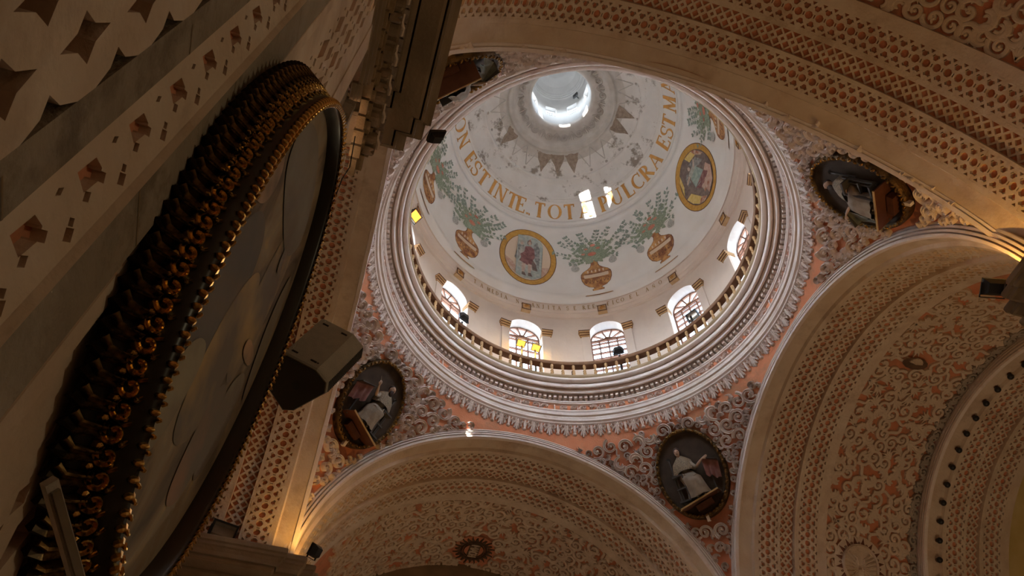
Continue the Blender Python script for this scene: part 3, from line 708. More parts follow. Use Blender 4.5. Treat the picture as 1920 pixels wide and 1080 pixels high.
for k in range(24):
    a = 2*PI*k/24; mb = MB(); l = .60 if k % 2 else .54; wv = .035 if k % 2 else .05
    pts = [(.40*math.cos(a), .40*math.sin(a)), (.5*math.cos(a+.03), .5*math.sin(a+.03)), (l*math.cos(a), l*math.sin(a))]
    ribbon(mb, pts, lambda t: wv*2*(1.08-t), .05); mb.obj('ray', EMB, em)
mb = MB(); ribbon(mb, ngon(40, .37)+[(.37, 0)], .04, .07); ribbon(mb, ngon(40, .29)+[(.29, 0)], .025, .05); mb.obj('ring', EMB, em)
mb = MB()
for k in range(34): a = 2*PI*k/34; blob(mb, .33*math.cos(a), .33*math.sin(a), .02, .04, 6)
mb.obj('bead_ring', EMB, em, kind='stuff')
mb = MB()
def stroke(mb, pts, w, h=.04): ribbon(mb, pts, w, h, [(-.5, 0), (-.4, 1), (.4, 1), (.5, 0)])
for s in ([(-.26, -.1), (-.26, .1), (-.19, -.02), (-.12, .1), (-.12, -.1)], [(-.09, -.1), (-.03, .1), (.03, -.1)], [(-.06, -.03), (.0, -.03)], [(.12, .07), (.08, .1), (.05, .04), (.05, -.05), (.08, -.1), (.12, -.07)], [(.16, .1), (.16, -.1)], [(.25, .1), (.25, -.1)], [(.16, 0), (.25, 0)]): stroke(mb, s, .03)
o = mb.obj('monogram', EMB, em); o.matrix_basis = Matrix.Rotation(rad(-90), 4, 'Z') @ Matrix.Diagonal((.95, 1.2, 1, 1))
mb = MB(); V = [(x, y, .03) for x, y in ((-.16, -.28), (.16, -.28), (.16, .28), (-.16, .28))]; mb.add(V, [(0, 1, 2, 3)]); mb.obj('plaque', EMB, em)
o.matrix_basis = Matrix.Translation((0, 0, .02)) @ o.matrix_basis; o.data.materials[0] = STUCCO

cs = bpy.data.objects.new('cherub_emblem', None); COL.objects.link(cs); cs.parent = vR; cs.matrix_basis = emblem(vR, 3, 149.8, 8.2, 4.99, -90)
cs['label'] = 'winged cherub medallion with brown spiked rim'
mb = MB(); mb.add([(x, y, 0.01) for x, y in ngon(30, .70)]+[(0, 0, .01)], [(30, i, (i+1) % 30) for i in range(30)]); mb.obj('field', STUCCO, cs)
SPK = mat('brown_spike_paint', (0.17, 0.06, 0.03), .8)
for k in range(16):
    a = 2*PI*(k+.5)/16; mb = MB()
    mb.add([(.50*math.cos(a-.11), .50*math.sin(a-.11), .01), (.50*math.cos(a+.11), .50*math.sin(a+.11), .01), (.68*math.cos(a), .68*math.sin(a), .01), (.54*math.cos(a), .54*math.sin(a), .05)], [(0, 2, 3), (2, 1, 3), (0, 3, 1)]); mb.obj('spike', SPK, cs)
    mb = MB(); ribbon(mb, spiral(.535*math.cos(a+.196), .535*math.sin(a+.196), .035, .01, 0, rad(400), 12), .014, .02); mb.obj('curl', SPK, cs)
mb = MB(); ribbon(mb, ngon(40, .47)+[(.47, 0)], .05, .07); mb.obj('rim', STUCCO, cs)
mb = MB(); blob(mb, 0, .16, .10, .12, 16, 0, .85); blob(mb, 0, .235, .085, .10, 12); blob(mb, 0, .15, .018, .145, 6)
for s in (-1, 1): blob(mb, s*.035, .185, .014, .128, 6); blob(mb, s*.05, .12, .025, .10, 8)
blob(mb, 0, .095, .03, .105, 8, 0, 1.6); mb.obj('cherub_head', STUCCO, cs, True)
for s in (-1, 1):
    mb = MB()
    for k in range(7):
        a0 = rad(50-22*k) if s > 0 else rad(130+22*k)
        ribbon(mb, [(s*.08, .14-.02*k), (s*.08+.16*math.cos(a0), .14-.02*k+.16*math.sin(a0)), (s*(.12+.02*k)+.28*math.cos(a0), .10-.02*k+.26*math.sin(a0))], lambda t: .06*(1.15-.7*t), .05)
    mb.obj('wing', STUCCO, cs)
sh = bpy.data.objects.new('shell_boss', None); COL.objects.link(sh); sh.parent = vR; sh.matrix_basis = emblem(vR, 3, 88, 8.13, 4.99, 90)
sh['label'] = 'small broken brown boss'
mb = MB()
for k in range(7): a = rad(90+24*(k-3)); ribbon(mb, [(0, 0), (.17*math.cos(a), .17*math.sin(a))], lambda t: .02+.05*t, .05)
mb.obj('shell', STUCCO, sh)
mb = MB(); mb.add([(x*1.5, y*.8, .012) for x, y in ngon(12, .22)], [tuple(range(12))]); mb.obj('broken_patch', EMB, sh)

# ---------------- piers, imposts
OUTP = [(-4.35, -14.0), (-4.35, -4.80), (-4.42, -4.80), (-4.42, -4.58), (-4.62, -4.58), (-4.62, -4.36), (-5.0, -4.36), (-5.0, -4.22), (-14.0, -4.22)]
def sweep(path, prof, sx=1, sy=1):
    V = [(( x-d)*sx, (y-d)*sy, z) for x, y in path for d, z in prof]; n = len(prof)
    return V, [(i*n+j, (i+1)*n+j, (i+1)*n+j+1, i*n+j+1) for i in range(len(path)-1) for j in range(n-1)]
CP = [(1.6, 9.90), (.02, 9.86), (0, 9.82), (0, 9.74), (.03, 9.72), (.03, 9.66), (.06, 9.64), (.10, 9.58), (.11, 9.50), (.14, 9.50), (.14, 9.60), (.165, 9.60), (.165, 9.46), (.20, 9.44), (.20, 9.41), (.45, 9.41), (.45, 9.52), (.475, 9.52), (.475, 9.36), (.53, 9.34), (.53, 9.25), (.56, 9.25), (.56, 9.36), (.585, 9.36), (.585, 9.20), (.62, 9.20)]
AP = [(.80, 8.64), (.765, 8.63), (.765, 8.55), (.795, 8.54), (.795, 8.44), (.825, 8.43), (.825, 8.34), (.86, 8.32), (.86, 8.25)]
PW = {}
for nm, sx, sy, m_, lb in (('wall_near_left_pier', 1, 1, STONED, 'near left pier with pierced lattice panels'), ('wall_far_left_pier', 1, -1, STONE, 'far left pier and its impost cornice'), ('wall_far_right_pier', -1, -1, STONE, 'far right pier'), ('wall_near_right_pier', -1, 1, STONED, 'near right pier and its shade-coloured cornice')):  # near right cornice: its shadow is put into the darker stone colour
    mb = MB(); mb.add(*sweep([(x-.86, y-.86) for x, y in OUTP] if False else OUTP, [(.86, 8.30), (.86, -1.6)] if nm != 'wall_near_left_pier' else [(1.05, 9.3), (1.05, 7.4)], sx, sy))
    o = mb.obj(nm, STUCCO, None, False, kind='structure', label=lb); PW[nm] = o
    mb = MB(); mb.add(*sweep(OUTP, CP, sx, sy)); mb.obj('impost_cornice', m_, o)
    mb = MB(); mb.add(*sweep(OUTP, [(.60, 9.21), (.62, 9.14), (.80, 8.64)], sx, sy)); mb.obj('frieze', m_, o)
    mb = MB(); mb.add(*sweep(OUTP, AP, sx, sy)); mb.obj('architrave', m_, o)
# enclosing walls and floor
def wallq(name, pts, m_, lab):
    mb = MB(); mb.add(pts, [(0, 1, 2, 3)]); return mb.obj(name, m_, None, False, kind='structure', label=lab)
FLO = mat('stone_floor', (0.30, 0.22, 0.15), .5, (0.36, 0.27, 0.19), 3)
mb = MB()
for i in range(-14, 15, 2):
    for j in range(-14, 15, 2):
        if abs(i) > 6 and abs(j) > 6: continue
        mb.add([(i-.99, j-.99, -1.6), (i+.99, j-.99, -1.6), (i+.99, j+.99, -1.6), (i-.99, j+.99, -1.6)], [(0, 1, 2, 3)])
mb.add([(-15, -15, -1.62), (15, -15, -1.62), (15, 15, -1.62), (-15, 15, -1.62)], [(0, 1, 2, 3)]); mb.obj('floor', FLO, None, kind='structure', label='stone floor of the church')
wallq('wall_far', [(-6, 15, -1.6), (6, 15, -1.6), (6, 15, 16), (-6, 15, 16)], STUCCO, 'end wall of the far arm')
wallq('wall_near', [(-6, -13.6, -1.6), (6, -13.6, -1.6), (6, -13.6, 16), (-6, -13.6, 16)], STUCCO, 'wall behind the camera')
wr = wallq('wall_right', [(14.9, -6, -1.6), (14.9, 6, -1.6), (14.9, 6, 16), (14.9, -6, 16)], YELW, 'yellow end wall of the right arm')
wallq('wall_left', [(-9.8, -6, -1.6), (-9.8, 6, -1.6), (-9.8, 6, 16), (-9.8, -6, 16)], STUCCO, 'end wall of the left arm')
for q in range(4):   # masonry round the arms
    mb = MB()
    for V in ([(-5.7, 7.25, 8.0), (-5.7, 15.2, 8.0), (-5.7, 15.2, 15.6), (-5.7, 7.25, 15.6)], [(5.7, 7.25, 8.0), (5.7, 15.2, 8.0), (5.7, 15.2, 15.6), (5.7, 7.25, 15.6)], [(-5.7, 7.25, 15.6), (5.7, 7.25, 15.6), (5.7, 15.2, 15.6), (-5.7, 15.2, 15.6)], [(-7.4, 7.3, 8), (-5.6, 7.3, 8), (-5.6, 7.3, 17), (-7.4, 7.3, 17)], [(7.4, 7.3, 8), (5.6, 7.3, 8), (5.6, 7.3, 17), (7.4, 7.3, 17)], [(-5.8, 5.8, 8.0), (-14, 5.8, 8.0), (-14, 15, 8.0), (-5.8, 15, 8.0)], [(5.8, 5.8, 8.0), (14, 5.8, 8.0), (14, 15, 8.0), (5.8, 15, 8.0)]):
        mb.add(rotz(V, q), [(0, 1, 2, 3)])
    mb.obj('trim_%d' % (8+q), GREYP, None, kind='structure', label='outer masonry over one arm of the church')
GRN = mat('green_grey_plaster', (0.36, 0.36, 0.24), .9, (0.44, 0.43, 0.30), 3)
RB = [(y0, z0, z1, m_) for y0, z0, z1, m_ in ((-5.0, 7.6, 8.6, 'g'), (-5.0, 7.0, 7.55, 's'), (-5.0, 6.1, 6.9, 'o'), (-5.0, 5.7, 6.0, 's'))]
for y0, z0, z1, m_ in RB:
    mb = MB(); mb.box((12.75, 0, (z0+z1)/2), (.2+.1*(m_ == 's'), 9.8, z1-z0)); mb.obj('wall_band', {'g': GRN, 's': STUCCO, 'o': ORANGE}[m_], wr)
# roof over the pendentives keeps daylight out
mb = MB(); mb.add([(-7.3, -7.3, 16.95), (7.3, -7.3, 16.95), (7.3, 7.3, 16.95), (-7.3, 7.3, 16.95)]+[(5.3*math.cos(2*PI*i/24), 5.3*math.sin(2*PI*i/24), 16.95) for i in range(24)], [(k, 4+(k*6+15+j) % 24, 4+(k*6+16+j) % 24) for k in range(4) for j in range(6)]+[(k, (k+1) % 4, 4+(k*6+21) % 24) for k in range(4)])
for a, b in (((-7.3, -7.3), (7.3, -7.3)), ((7.3, -7.3), (7.3, 7.3)), ((7.3, 7.3), (-7.3, 7.3)), ((-7.3, 7.3), (-7.3, -7.3))): 
    mb.add([(a[0], a[1], 15.2), (b[0], b[1], 15.2), (b[0], b[1], 16.95), (a[0], a[1], 16.95)], [(0, 1, 2, 3)])
for sx in (-1, 1):
    for sy in (-1, 1):
        for P in (((7.3, 5.3), (7.3, 7.3)), ((5.3, 7.3), (7.3, 7.3))):
            mb.add([(sx*P[0][0], sy*P[0][1], 9), (sx*P[1][0], sy*P[1][1], 9), (sx*P[1][0], sy*P[1][1], 16), (sx*P[0][0], sy*P[0][1], 16)], [(0, 1, 2, 3)])
o = mb.obj('roof_terrace', WHITE, None, kind='structure', label='flat roof outside the drum')
# ============================================================ PAINTED DOME: letters, vases, roundels
GLY = {
 'T': (.62, [('l', .02, .95, .60, .95, .07), ('l', .31, .0, .31, .95, .15), ('l', .04, .80, .04, .97, .05), ('l', .58, .80, .58, .97, .05), ('l', .18, .025, .44, .025, .05)]),
 'O': (.78, [('a', .39, .5, .33, .46, 0, 360, .15, .06)]),
 'A': (.74, [('l', .08, .0, .37, .98, .06), ('l', .66, .0, .37, .98, .15), ('l', .18, .33, .54, .33, .05), ('l', 0, .025, .18, .025, .05), ('l', .52, .025, .76, .025, .05)]),
 'P': (.60, [('l', .16, 0, .16, 1, .15), ('a', .22, .73, .27, .25, -90, 90, .06, .15), ('l', .1, .98, .24, .98, .05), ('l', .1, .48, .24, .48, .05), ('l', .03, .025, .30, .025, .05)]),
 'U': (.76, [('l', .16, .35, .16, 1, .15), ('l', .62, .35, .62, 1, .06), ('a', .39, .35, .23, .31, 180, 360, .10, .10), ('l', .03, .975, .30, .975, .05), ('l', .50, .975, .74, .975, .05)]),
 'L': (.60, [('l', .16, 0, .16, 1, .15), ('l', .1, .03, .58, .03, .06), ('l', .56, .0, .57, .25, .05), ('l', .03, .975, .30, .975, .05)]),
 'C': (.70, [('a', .40, .5, .33, .46, 50, 310, .07, .15), ('l', .60, .66, .62, .98, .05), ('l', .62, .10, .60, .22, .05)]),
 'R': (.72, [('l', .16, 0, .16, 1, .15), ('a', .22, .74, .26, .24, -90, 90, .06, .15), ('l', .1, .98, .24, .98, .05), ('l', .20, .5, .28, .48, .05), ('l', .30, .5, .66, .0, .14), ('l', .03, .025, .30, .025, .05)]),
 'E': (.62, [('l', .16, 0, .16, 1, .15), ('l', .1, .97, .54, .97, .06), ('l', .1, .03, .58, .03, .06), ('l', .16, .51, .42, .51, .05), ('l', .53, .78, .54, .99, .05), ('l', .57, .0, .58, .24, .05), ('l', .42, .4, .42, .62, .05)]),
 'S': (.56, [('a', .28, .74, .21, .23, 30, 270, .10, .12), ('a', .28, .27, .22, .25, -150, 90, .12, .10), ('l', .46, .68, .47, .98, .045), ('l', .07, .02, .07, .32, .045)]),
 'M': (.92, [('l', .14, 0, .18, 1, .06), ('l', .18, 1, .46, .05, .14), ('l', .46, .05, .74, 1, .06), ('l', .76, 0, .74, 1, .15), ('l', .03, .025, .24, .025, .05), ('l', .64, .025, .90, .025, .05)]),
 'N': (.80, [('l', .14, 0, .14, 1, .06), ('l', .14, 1, .64, .02, .14), ('l', .64, 0, .64, 1, .06), ('l', .03, .025, .25, .025, .05), ('l', .53, .975, .75, .975, .05), ('l', .02, .975, .2, .975, .05)]),
 'I': (.32, [('l', .16, 0, .16, 1, .15), ('l', .02, .025, .30, .025, .05), ('l', .02, .975, .30, .975, .05)]),
 'D': (.74, [('l', .16, 0, .16, 1, .15), ('a', .2, .5, .44, .47, -90, 90, .06, .15), ('l', .08, .97, .24, .97, .06), ('l', .08, .03, .24, .03, .06)]),
 'F': (.58, [('l', .16, 0, .16, 1, .15), ('l', .1, .97, .54, .97, .06), ('l', .16, .51, .42, .51, .05), ('l', .53, .76, .54, .99, .05), ('l', .03, .025, .30, .025, .05)]),
 'J': (.40, [('l', .22, .15, .22, 1, .15), ('a', .10, .12, .13, .16, 180, 360, .06, .10), ('l', .08, .975, .36, .975, .05)]),
 '~': (.80, [('l', .14, 0, .14, .8, .06), ('l', .14, .8, .64, .02, .14), ('l', .64, 0, .64, .8, .06), ('l', .2, .92, .42, .98, .06), ('l', .42, .98, .62, .93, .06)]),
 '.': (.26, [('l', .10, .02, .10, .13, .11), ('l', .24, -.02, .22, .12, .06)]),
}
def glyph(ch, fn, hgt, wid, m_, par, name):
    w, st = GLY[ch]; mb = MB()
    def q(P):
        k = len(P)//2; mb.add([fn((x-w/2)*wid, y*hgt, 1) for x, y in P]+[fn((x-w/2)*wid, y*hgt, 0) for x, y in P], [(2*i, 2*i+1, 2*i+3, 2*i+2) for i in range(k-1)]+[(2*i, 2*i+2, 2*i+2+2*k, 2*i+2*k) for i in range(k-1)]+[(2*i+3, 2*i+1, 2*i+1+2*k, 2*i+3+2*k) for i in range(k-1)]+[(0, 2*k, 2*k+1, 1), (2*k-2, 2*k-1, 4*k-1, 4*k-2)])
    for s in st:
        if s[0] == 'l':
            _, x0, y0, x1, y1, t = s; t *= 1.22; d = Vector((x1-x0, y1-y0)).normalized(); nx, ny = -d.y*t/2, d.x*t/2
            if abs(y1-y0) > .5: nx, ny = t/2, 0
            q([p for i in range(4) for p in ((x0+(x1-x0)*i/3+nx, y0+(y1-y0)*i/3+ny), (x0+(x1-x0)*i/3-nx, y0+(y1-y0)*i/3-ny))])
        else:
            _, cx, cy, rx, ry, a0, a1, w0, w1 = s; w0 *= 1.22; w1 *= 1.22; P = []; n = max(8, int(abs(a1-a0)/18))
            for i in range(n+1):
                a = rad(a0+(a1-a0)*i/n); c, s_ = math.cos(a), math.sin(a)
                t = w1+(w0-w1)*abs(c) if a1-a0 > 359 else (w0+(w1-w0)*abs(c) if a0 in (-90, 180) else w0+(w1-w0)*math.sin(PI*i/n))
                P += [(cx+(rx+t/2*.9)*c, cy+(ry+t/2*.5)*s_), (cx+(rx-t/2*.9)*c, cy+(ry-t/2*.5)*s_)]
            q(P)
    return mb.obj(name, m_, par)
s0L = s_of_z(24.80)
big = [('O', 160.5), ('N', 151), ('E', 139.4), ('S', 132.8), ('T', 125.6), ('I', 117.9), ('N', 111.6), ('T', 103.6), ('E', 98.0), ('.', 93.0), ('T', 86.4), ('O', 77.4), ('T', 68.7), ('A', 59.7), ('P', 48.0), ('U', 40.0), ('L', 31.9), ('C', 24.6), ('R', 17.1), ('A', 8.8), ('E', -2.2), ('S', -8.9), ('T', -15.2), ('M', -25.2), ('A', -35.0), ('R', -44.0), ('N', 169.5)]
for ch, az in big:
    glyph(ch, lambda x, y, h, az=az: on_dome(az, x, s0L+y, .008+.008*h), .62, .62, LETT, ceiling, 'painted_letter')
def on_band(az, x, y, h): a = rad(az)-x/4.62; r = 4.62-.004-.006*h; return (r*math.cos(a), r*math.sin(a), 20.585+y)
LETD = mat('faded_letter_paint', (0.30, 0.19, 0.07), .8)
for word, a0, a1 in (('TA', 112.6, 109.4), ('MEDIA', 106.2, 98.6), ('NARANJITA', 93.6, 76.8), ('SE', 73.4, 70.6), ('REEDIFICO', 67.0, 51.6), ('EL', 48.2, 45.4), ('A~O', 41.2, 35.4)):
    for i, ch in enumerate(word):
        az = a0+(a1-a0)*i/(len(word)-1); glyph(ch, lambda x, y, h, az=az: on_band(az, x, y, h), .21, .135, LETD, drum, 'frieze_letter')

# vases with foliage
VB = mat('vase_brown', (0.20, 0.065, 0.02), .7, (0.52, 0.27, 0.09), 5, .40, .62); VD = mat('vase_dark', (0.10, 0.035, 0.02), .8); VL = mat('vase_light', (0.60, 0.47, 0.36), .8)
LG = [mat('leaf_green', (0.13, 0.17, 0.11), .8, (0.32, 0.36, 0.27), 26), mat('leaf_grey', (0.14, 0.18, 0.15), .8, (0.30, 0.34, 0.29), 26), mat('flower_red', (0.42, 0.11, 0.07), .8, (0.50, 0.22, 0.15), 14), mat('pine_cone_grey', (0.22, 0.22, 0.20), .8, (0.55, 0.53, 0.50), 60, .45, .55), mat('stem_line', (0.16, 0.20, 0.14), .8)]
VP = [(.44, .02), (.40, .07), (.22, .20), (.13, .25), (.17, .30), (.18, .36), (.11, .42), (.12, .46), (.27, .52), (.41, .68), (.48, .88), (.50, 1.08), (.48, 1.22), (.40, 1.34), (.24, 1.46), (.14, 1.56), (.10, 1.68), (.11, 1.78), (.20, 1.84), (.20, 1.88)]
def vase(az, seed):
    rs = random.Random(seed); mb = MB()
    def P(x, y, h): return on_dome(az, x, y-.20, .004+h)
    def strip(pf, h, mi, ns=6):
        V = [P(w*(-1+2*k/ns), y, h) for w, y in pf for k in range(ns+1)]; mb.add(V, [(i*(ns+1)+k, (i+1)*(ns+1)+k, (i+1)*(ns+1)+k+1, i*(ns+1)+k+1) for i in range(len(pf)-1) for k in range(ns)], mi)
    strip([(w+.022, y) for w, y in VP], 0, 1); strip(VP, .003, 0)
    strip([(.40, 1.0), (.42, 1.08), (.41, 1.17)], .006, 2); strip([(.48, 1.19), (.47, 1.22)], .007, 1, 4)
    for k in range(7):
        c = (k-3)*.115; V = [P(c*(.8+.25*t)+.035*math.cos(a)*(1 if t < 2 else 1), .84+.13*math.sin(a), .009) for t in (1,) for a in [2*PI*i/10 for i in range(10)]]; mb.add(V, [tuple(range(10))], 1)
        V = [P(c*1.05+.022*math.cos(a), .85+.10*math.sin(a), .012) for a in [2*PI*i/8 for i in range(8)]]; mb.add(V, [tuple(range(8))], 0)
        if k < 5: V = [P((k-2)*.13+.03*math.cos(a), 1.32+.07*math.sin(a), .009) for a in [2*PI*i/8 for i in range(8)]]; mb.add(V, [tuple(range(8))], 2)
    strip([(.36, .05), (.30, .09), (.18, .19)], .006, 2, 4)
    o = mb.obj('painted_vase', [VB, VD, VL], ceiling)
    fo = MB()
    def leaf(x, y, r, a, mi, n=7):
        V = []
        for i in range(n):
            t = 2*PI*i/n; rr = r*(1.15+.22*math.cos(3*t)); V.append(P(x+rr*math.cos(t)*math.cos(a)-rr*.75*math.sin(t)*math.sin(a), y+rr*math.cos(t)*math.sin(a)+rr*.75*math.sin(t)*math.cos(a), .010+rs.uniform(0, .006)))
        fo.add(V, [tuple(range(n))], mi)
    for bi, (ang, ln, bend) in enumerate(((172, 1.30, -.25), (150, 1.40, -.3), (128, 1.30, -.1), (104, 1.15, .1), (80, 1.2, -.1), (58, 1.35, .1), (35, 1.45, .35), (12, 1.30, .3), (195, .75, 0), (-12, .8, 0), (140, .8, 0), (45, .8, 0))):
        n = int(ln/.14)+1; px, py = 0, 1.98
        for k in range(n):
            a = rad(ang)+bend*k/n+rs.uniform(-.25, .25); x0, y0 = px, py; px += .14*math.cos(a); py += .135*math.sin(a)
            d = Vector((-math.sin(a), math.cos(a)))*.006
            fo.add([P(x0+d.x, y0+d.y, .006), P(x0-d.x, y0-d.y, .006), P(px-d.x, py-d.y, .006), P(px+d.x, py+d.y, .006)], [(0, 1, 2, 3)], 4)
            s = .115*(1-.5*k/n)*rs.uniform(.75, 1.1)
            for e in (-1, 1):
                if rs.random() < .82: leaf(px-e*math.sin(a)*s*1.1, py+e*math.cos(a)*s*1.1, s*rs.uniform(.8, 1.1)*.9, a+e*.7, 0 if k < n*.55 else 1)
        leaf(px, py, .05, rad(ang), 1)
    for _ in range(26): leaf(rs.uniform(-.42, .42), rs.uniform(1.92, 2.45), rs.uniform(.08, .13), rs.uniform(0, 6), 0)
    for x, y, r in ((-.02, 2.16, .15), (.22, 2.38, .08), (-.2, 2.42, .07), (.05, 2.55, .09), (-.32, 2.2, .07)): 
        V = [P(x+r*math.cos(t), y+r*.62*math.sin(t), .02) for t in [2*PI*i/12 for i in range(12)]]; fo.add(V, [tuple(range(12))], 2)
    for x, y in ((-.66, 1.55), (.64, 1.66)):
        V = [P(x+.14*math.cos(t)*(1-.15*math.sin(t)), y+.17*math.sin(t), .02) for t in [2*PI*i/14 for i in range(14)]]; fo.add(V, [tuple(range(14))], 3)
    f = fo.obj('painted_foliage', LG, o)
for i, az in enumerate((150, 120, 60, 30, -30, -60)): vase(az, 5+i)
# painted roundels
PC = {n: mat(n, c, .75, c2, 9, .4, .6) for n, c, c2 in (('ring_ochre', (0.40, 0.20, 0.03), (0.48, 0.26, 0.05)), ('robe_red', (0.13, 0.045, 0.045), (0.24, 0.11, 0.10)), ('skin_paint', (0.42, 0.30, 0.24), (0.50, 0.38, 0.31)), ('wing_grey', (0.13, 0.13, 0.13), (0.30, 0.29, 0.27)), ('cloud_blue', (0.28, 0.32, 0.31), (0.40, 0.41, 0.38)), ('ground_pink', (0.42, 0.25, 0.19), (0.50, 0.36, 0.29)), ('cloth_grey', (0.30, 0.29, 0.25), (0.42, 0.40, 0.36)), ('teal_robe', (0.20, 0.27, 0.24), (0.30, 0.36, 0.32)), ('shadow_brown', (0.11, 0.075, 0.065), (0.18, 0.13, 0.11)), ('yellow_patch', (0.55, 0.38, 0.10), (0.62, 0.46, 0.18)), ('rust_patch', (0.30, 0.10, 0.05), (0.48, 0.36, 0.28)))}
def tess(pts, st):
    P_ = [Vector(p) for p in pts]; n = len(P_); E_ = [(i, (i+1) % n) for i in range(n)]
    xs = [p[0] for p in pts]; ys = [p[1] for p in pts]; x = min(xs)+st/2
    while x < max(xs):
        y = min(ys)+st/2
        while y < max(ys):
            if inside((x, y), pts): P_.append(Vector((x+.003*math.sin(y*40), y)))
            y += st
        x += st
    r = delaunay_2d_cdt(P_, E_, [], 0, 1e-5); V = [tuple(v) for v in r[0]]
    return V, [tuple(f) for f in r[2] if inside((sum(V[i][0] for i in f)/3, sum(V[i][1] for i in f)/3), pts)]
def roundel(az, kind):
    s0 = s_of_z(22.95)
    par = None
    def P(x, y, h): return on_dome(az, x, s0+y, .004+h)
    def disc(rx, ry, h, m_, nm, par, n=40):
        mb = MB(); K = 5; V = [P(rx*k/K*math.cos(2*PI*i/n), ry*k/K*math.sin(2*PI*i/n), h) for k in range(1, K+1) for i in range(n)]+[P(0, 0, h)]
        mb.add(V, [(k*n+i, k*n+(i+1) % n, (k+1)*n+(i+1) % n, (k+1)*n+i) for k in range(K-1) for i in range(n)]+[(len(V)-1, i, (i+1) % n) for i in range(n)])
        return mb.obj(nm, m_, par)
    rd = disc(1.02, 1.34, 0, DARKL, 'painted_roundel', ceiling)
    disc(.995, 1.315, .005, PC['ring_ochre'], 'ochre_ring', rd); disc(.83, 1.11, .010, DARKL, 'inner_line', rd); disc(.81, 1.09, .015, PC['shadow_brown'] if kind == 1 else VL, 'ground', rd)
    cnt = [0]
    def poly(pts, m_, nm='painted_patch', sub=0):
        cnt[0] += 1; mb = MB(); V2, T2 = tess(pts, .12); mb.add([P(x, y, .020+.0015*cnt[0]) for x, y in V2], T2); mb.obj(nm, PC[m_], rd)
    E = lambda cx, cy, rx, ry, n=14, a=0: [(cx+rx*math.cos(t)*math.cos(a)-ry*math.sin(t)*math.sin(a), cy+rx*math.cos(t)*math.sin(a)+ry*math.sin(t)*math.cos(a)) for t in [2*PI*i/n for i in range(n)]]
    if kind == 0:
        poly([(-.40, 1.0), (0, 1.07), (.40, .95), (.52, .7), (.50, -.86), (.2, -1.04), (-.1, -1.05), (-.40, -.92)], 'cloud_blue')
        poly([(-.80, -.18), (-.5, -.35), (-.38, -.6), (-.38, -.92), (-.62, -.70), (-.74, -.45)], 'ground_pink'); poly([(.50, -.35), (.78, -.3), (.68, -.62), (.50, -.86)], 'ground_pink')
        poly([(-.14, .60), (-.30, .78), (-.40, .30), (-.46, -.10), (-.36, -.22), (-.20, .2)], 'wing_grey', 'painted_wing'); poly([(.18, .66), (.30, .84), (.42, .5), (.44, .0), (.40, -.45), (.30, -.1), (.2, .25)], 'wing_grey', 'painted_wing')
        poly([(-.26, .5), (-.12, .52), (-.1, .2), (-.22, .05), (-.32, .25)], 'cloth_grey')
        poly([(-.10, .55), (.08, .60), (.22, .48), (.26, .1), (.20, -.05), (-.22, -.02), (-.26, .12), (-.12, .3)], 'robe_red', 'painted_robe')
        poly([(-.22, -.02), (.20, -.05), (.34, -.30), (.02, -.34), (-.3, -.26)], 'robe_red', 'painted_robe'); poly([(.18, -.05), (.32, -.3), (.38, -.58), (.20, -.55), (.16, -.3)], 'shadow_brown')
        poly([(-.30, -.2), (-.12, -.28), (-.14, -.5), (-.36, -.55)], 'cloth_grey')
        for c in (-.12, .10): poly([(c-.06, -.28), (c+.07, -.30), (c+.06, -.55), (c+.02, -.80), (c-.05, -.80), (c-.07, -.5)], 'skin_paint', 'painted_leg'); poly([(c-.05, -.74), (c+.04, -.74), (c+.10, -.92), (c-.06, -.90)], 'shadow_brown', 'painted_boot')
        poly(E(.03, .74, .085, .12), 'shadow_brown'); poly(E(.04, .71, .055, .085), 'skin_paint', 'painted_face'); poly([(.0, .80), (.08, .80), (.05, .92)], 'rust_patch'); poly(E(-.24, .66, .10, .13), 'cloth_grey'); poly(E(-.24, .63, .05, .07), 'skin_paint', 'painted_face')
    else:
        poly([(.10, 1.07), (.45, .90), (.50, .60), (.15, .75)], 'yellow_patch'); poly([(.45, .9), (.62, .70), (.78, .2), (.66, .30), (.50, .60)], 'rust_patch')
        poly([(-.62, .70), (-.45, .90), (-.60, .4), (-.80, .1)], 'yellow_patch'); poly([(-.80, -.1), (-.55, -.1), (-.30, -.7), (-.50, -.84), (-.70, -.5)], 'yellow_patch'); poly([(-.50, -.84), (-.30, -.7), (-.1, -1.0), (-.25, -1.05)], 'rust_patch')
        poly([(.0, -.35), (.60, -.1), (.70, -.5), (.45, -.9), (.05, -1.06)], 'ground_pink')
        poly([(.05, .75), (.45, .55), (.60, .1), (.35, .2), (.1, .45)], 'wing_grey', 'painted_wing'); poly([(-.18, .62), (-.35, .55), (-.48, .2), (-.30, .2)], 'wing_grey', 'painted_wing')
        poly([(-.22, .30), (.22, .38), (.36, -.15), (.10, -.32), (-.28, -.2)], 'teal_robe', 'painted_robe'); poly([(-.28, -.2), (.36, -.15), (.48, -.45), (-.1, -.52)], 'robe_red', 'painted_robe')
        poly([(-.2, .5), (.16, .52), (.2, .36), (-.18, .28)], 'cloth_grey')
        for a_ in ((-.2, .42, -.45, .30), (.14, .44, .34, .60)): poly([(a_[0], a_[1]+.05), (a_[2], a_[3]+.04), (a_[2], a_[3]-.05), (a_[0], a_[1]-.07)], 'skin_paint', 'painted_arm')
        for c in (-.02, .20): poly([(c-.05, -.46), (c+.07, -.46), (c+.05, -.72), (c-.04, -.72)], 'skin_paint', 'painted_leg'); poly([(c-.05, -.70), (c+.05, -.70), (c+.1, -.82), (c-.05, -.82)], 'rust_patch', 'painted_boot')
        poly(E(-.03, .64, .10, .13), 'shadow_brown'); poly(E(-.03, .61, .06, .085), 'skin_paint', 'painted_face')
roundel(90.3, 0); roundel(-1.2, 1); roundel(180.3, 0); roundel(270, 1)

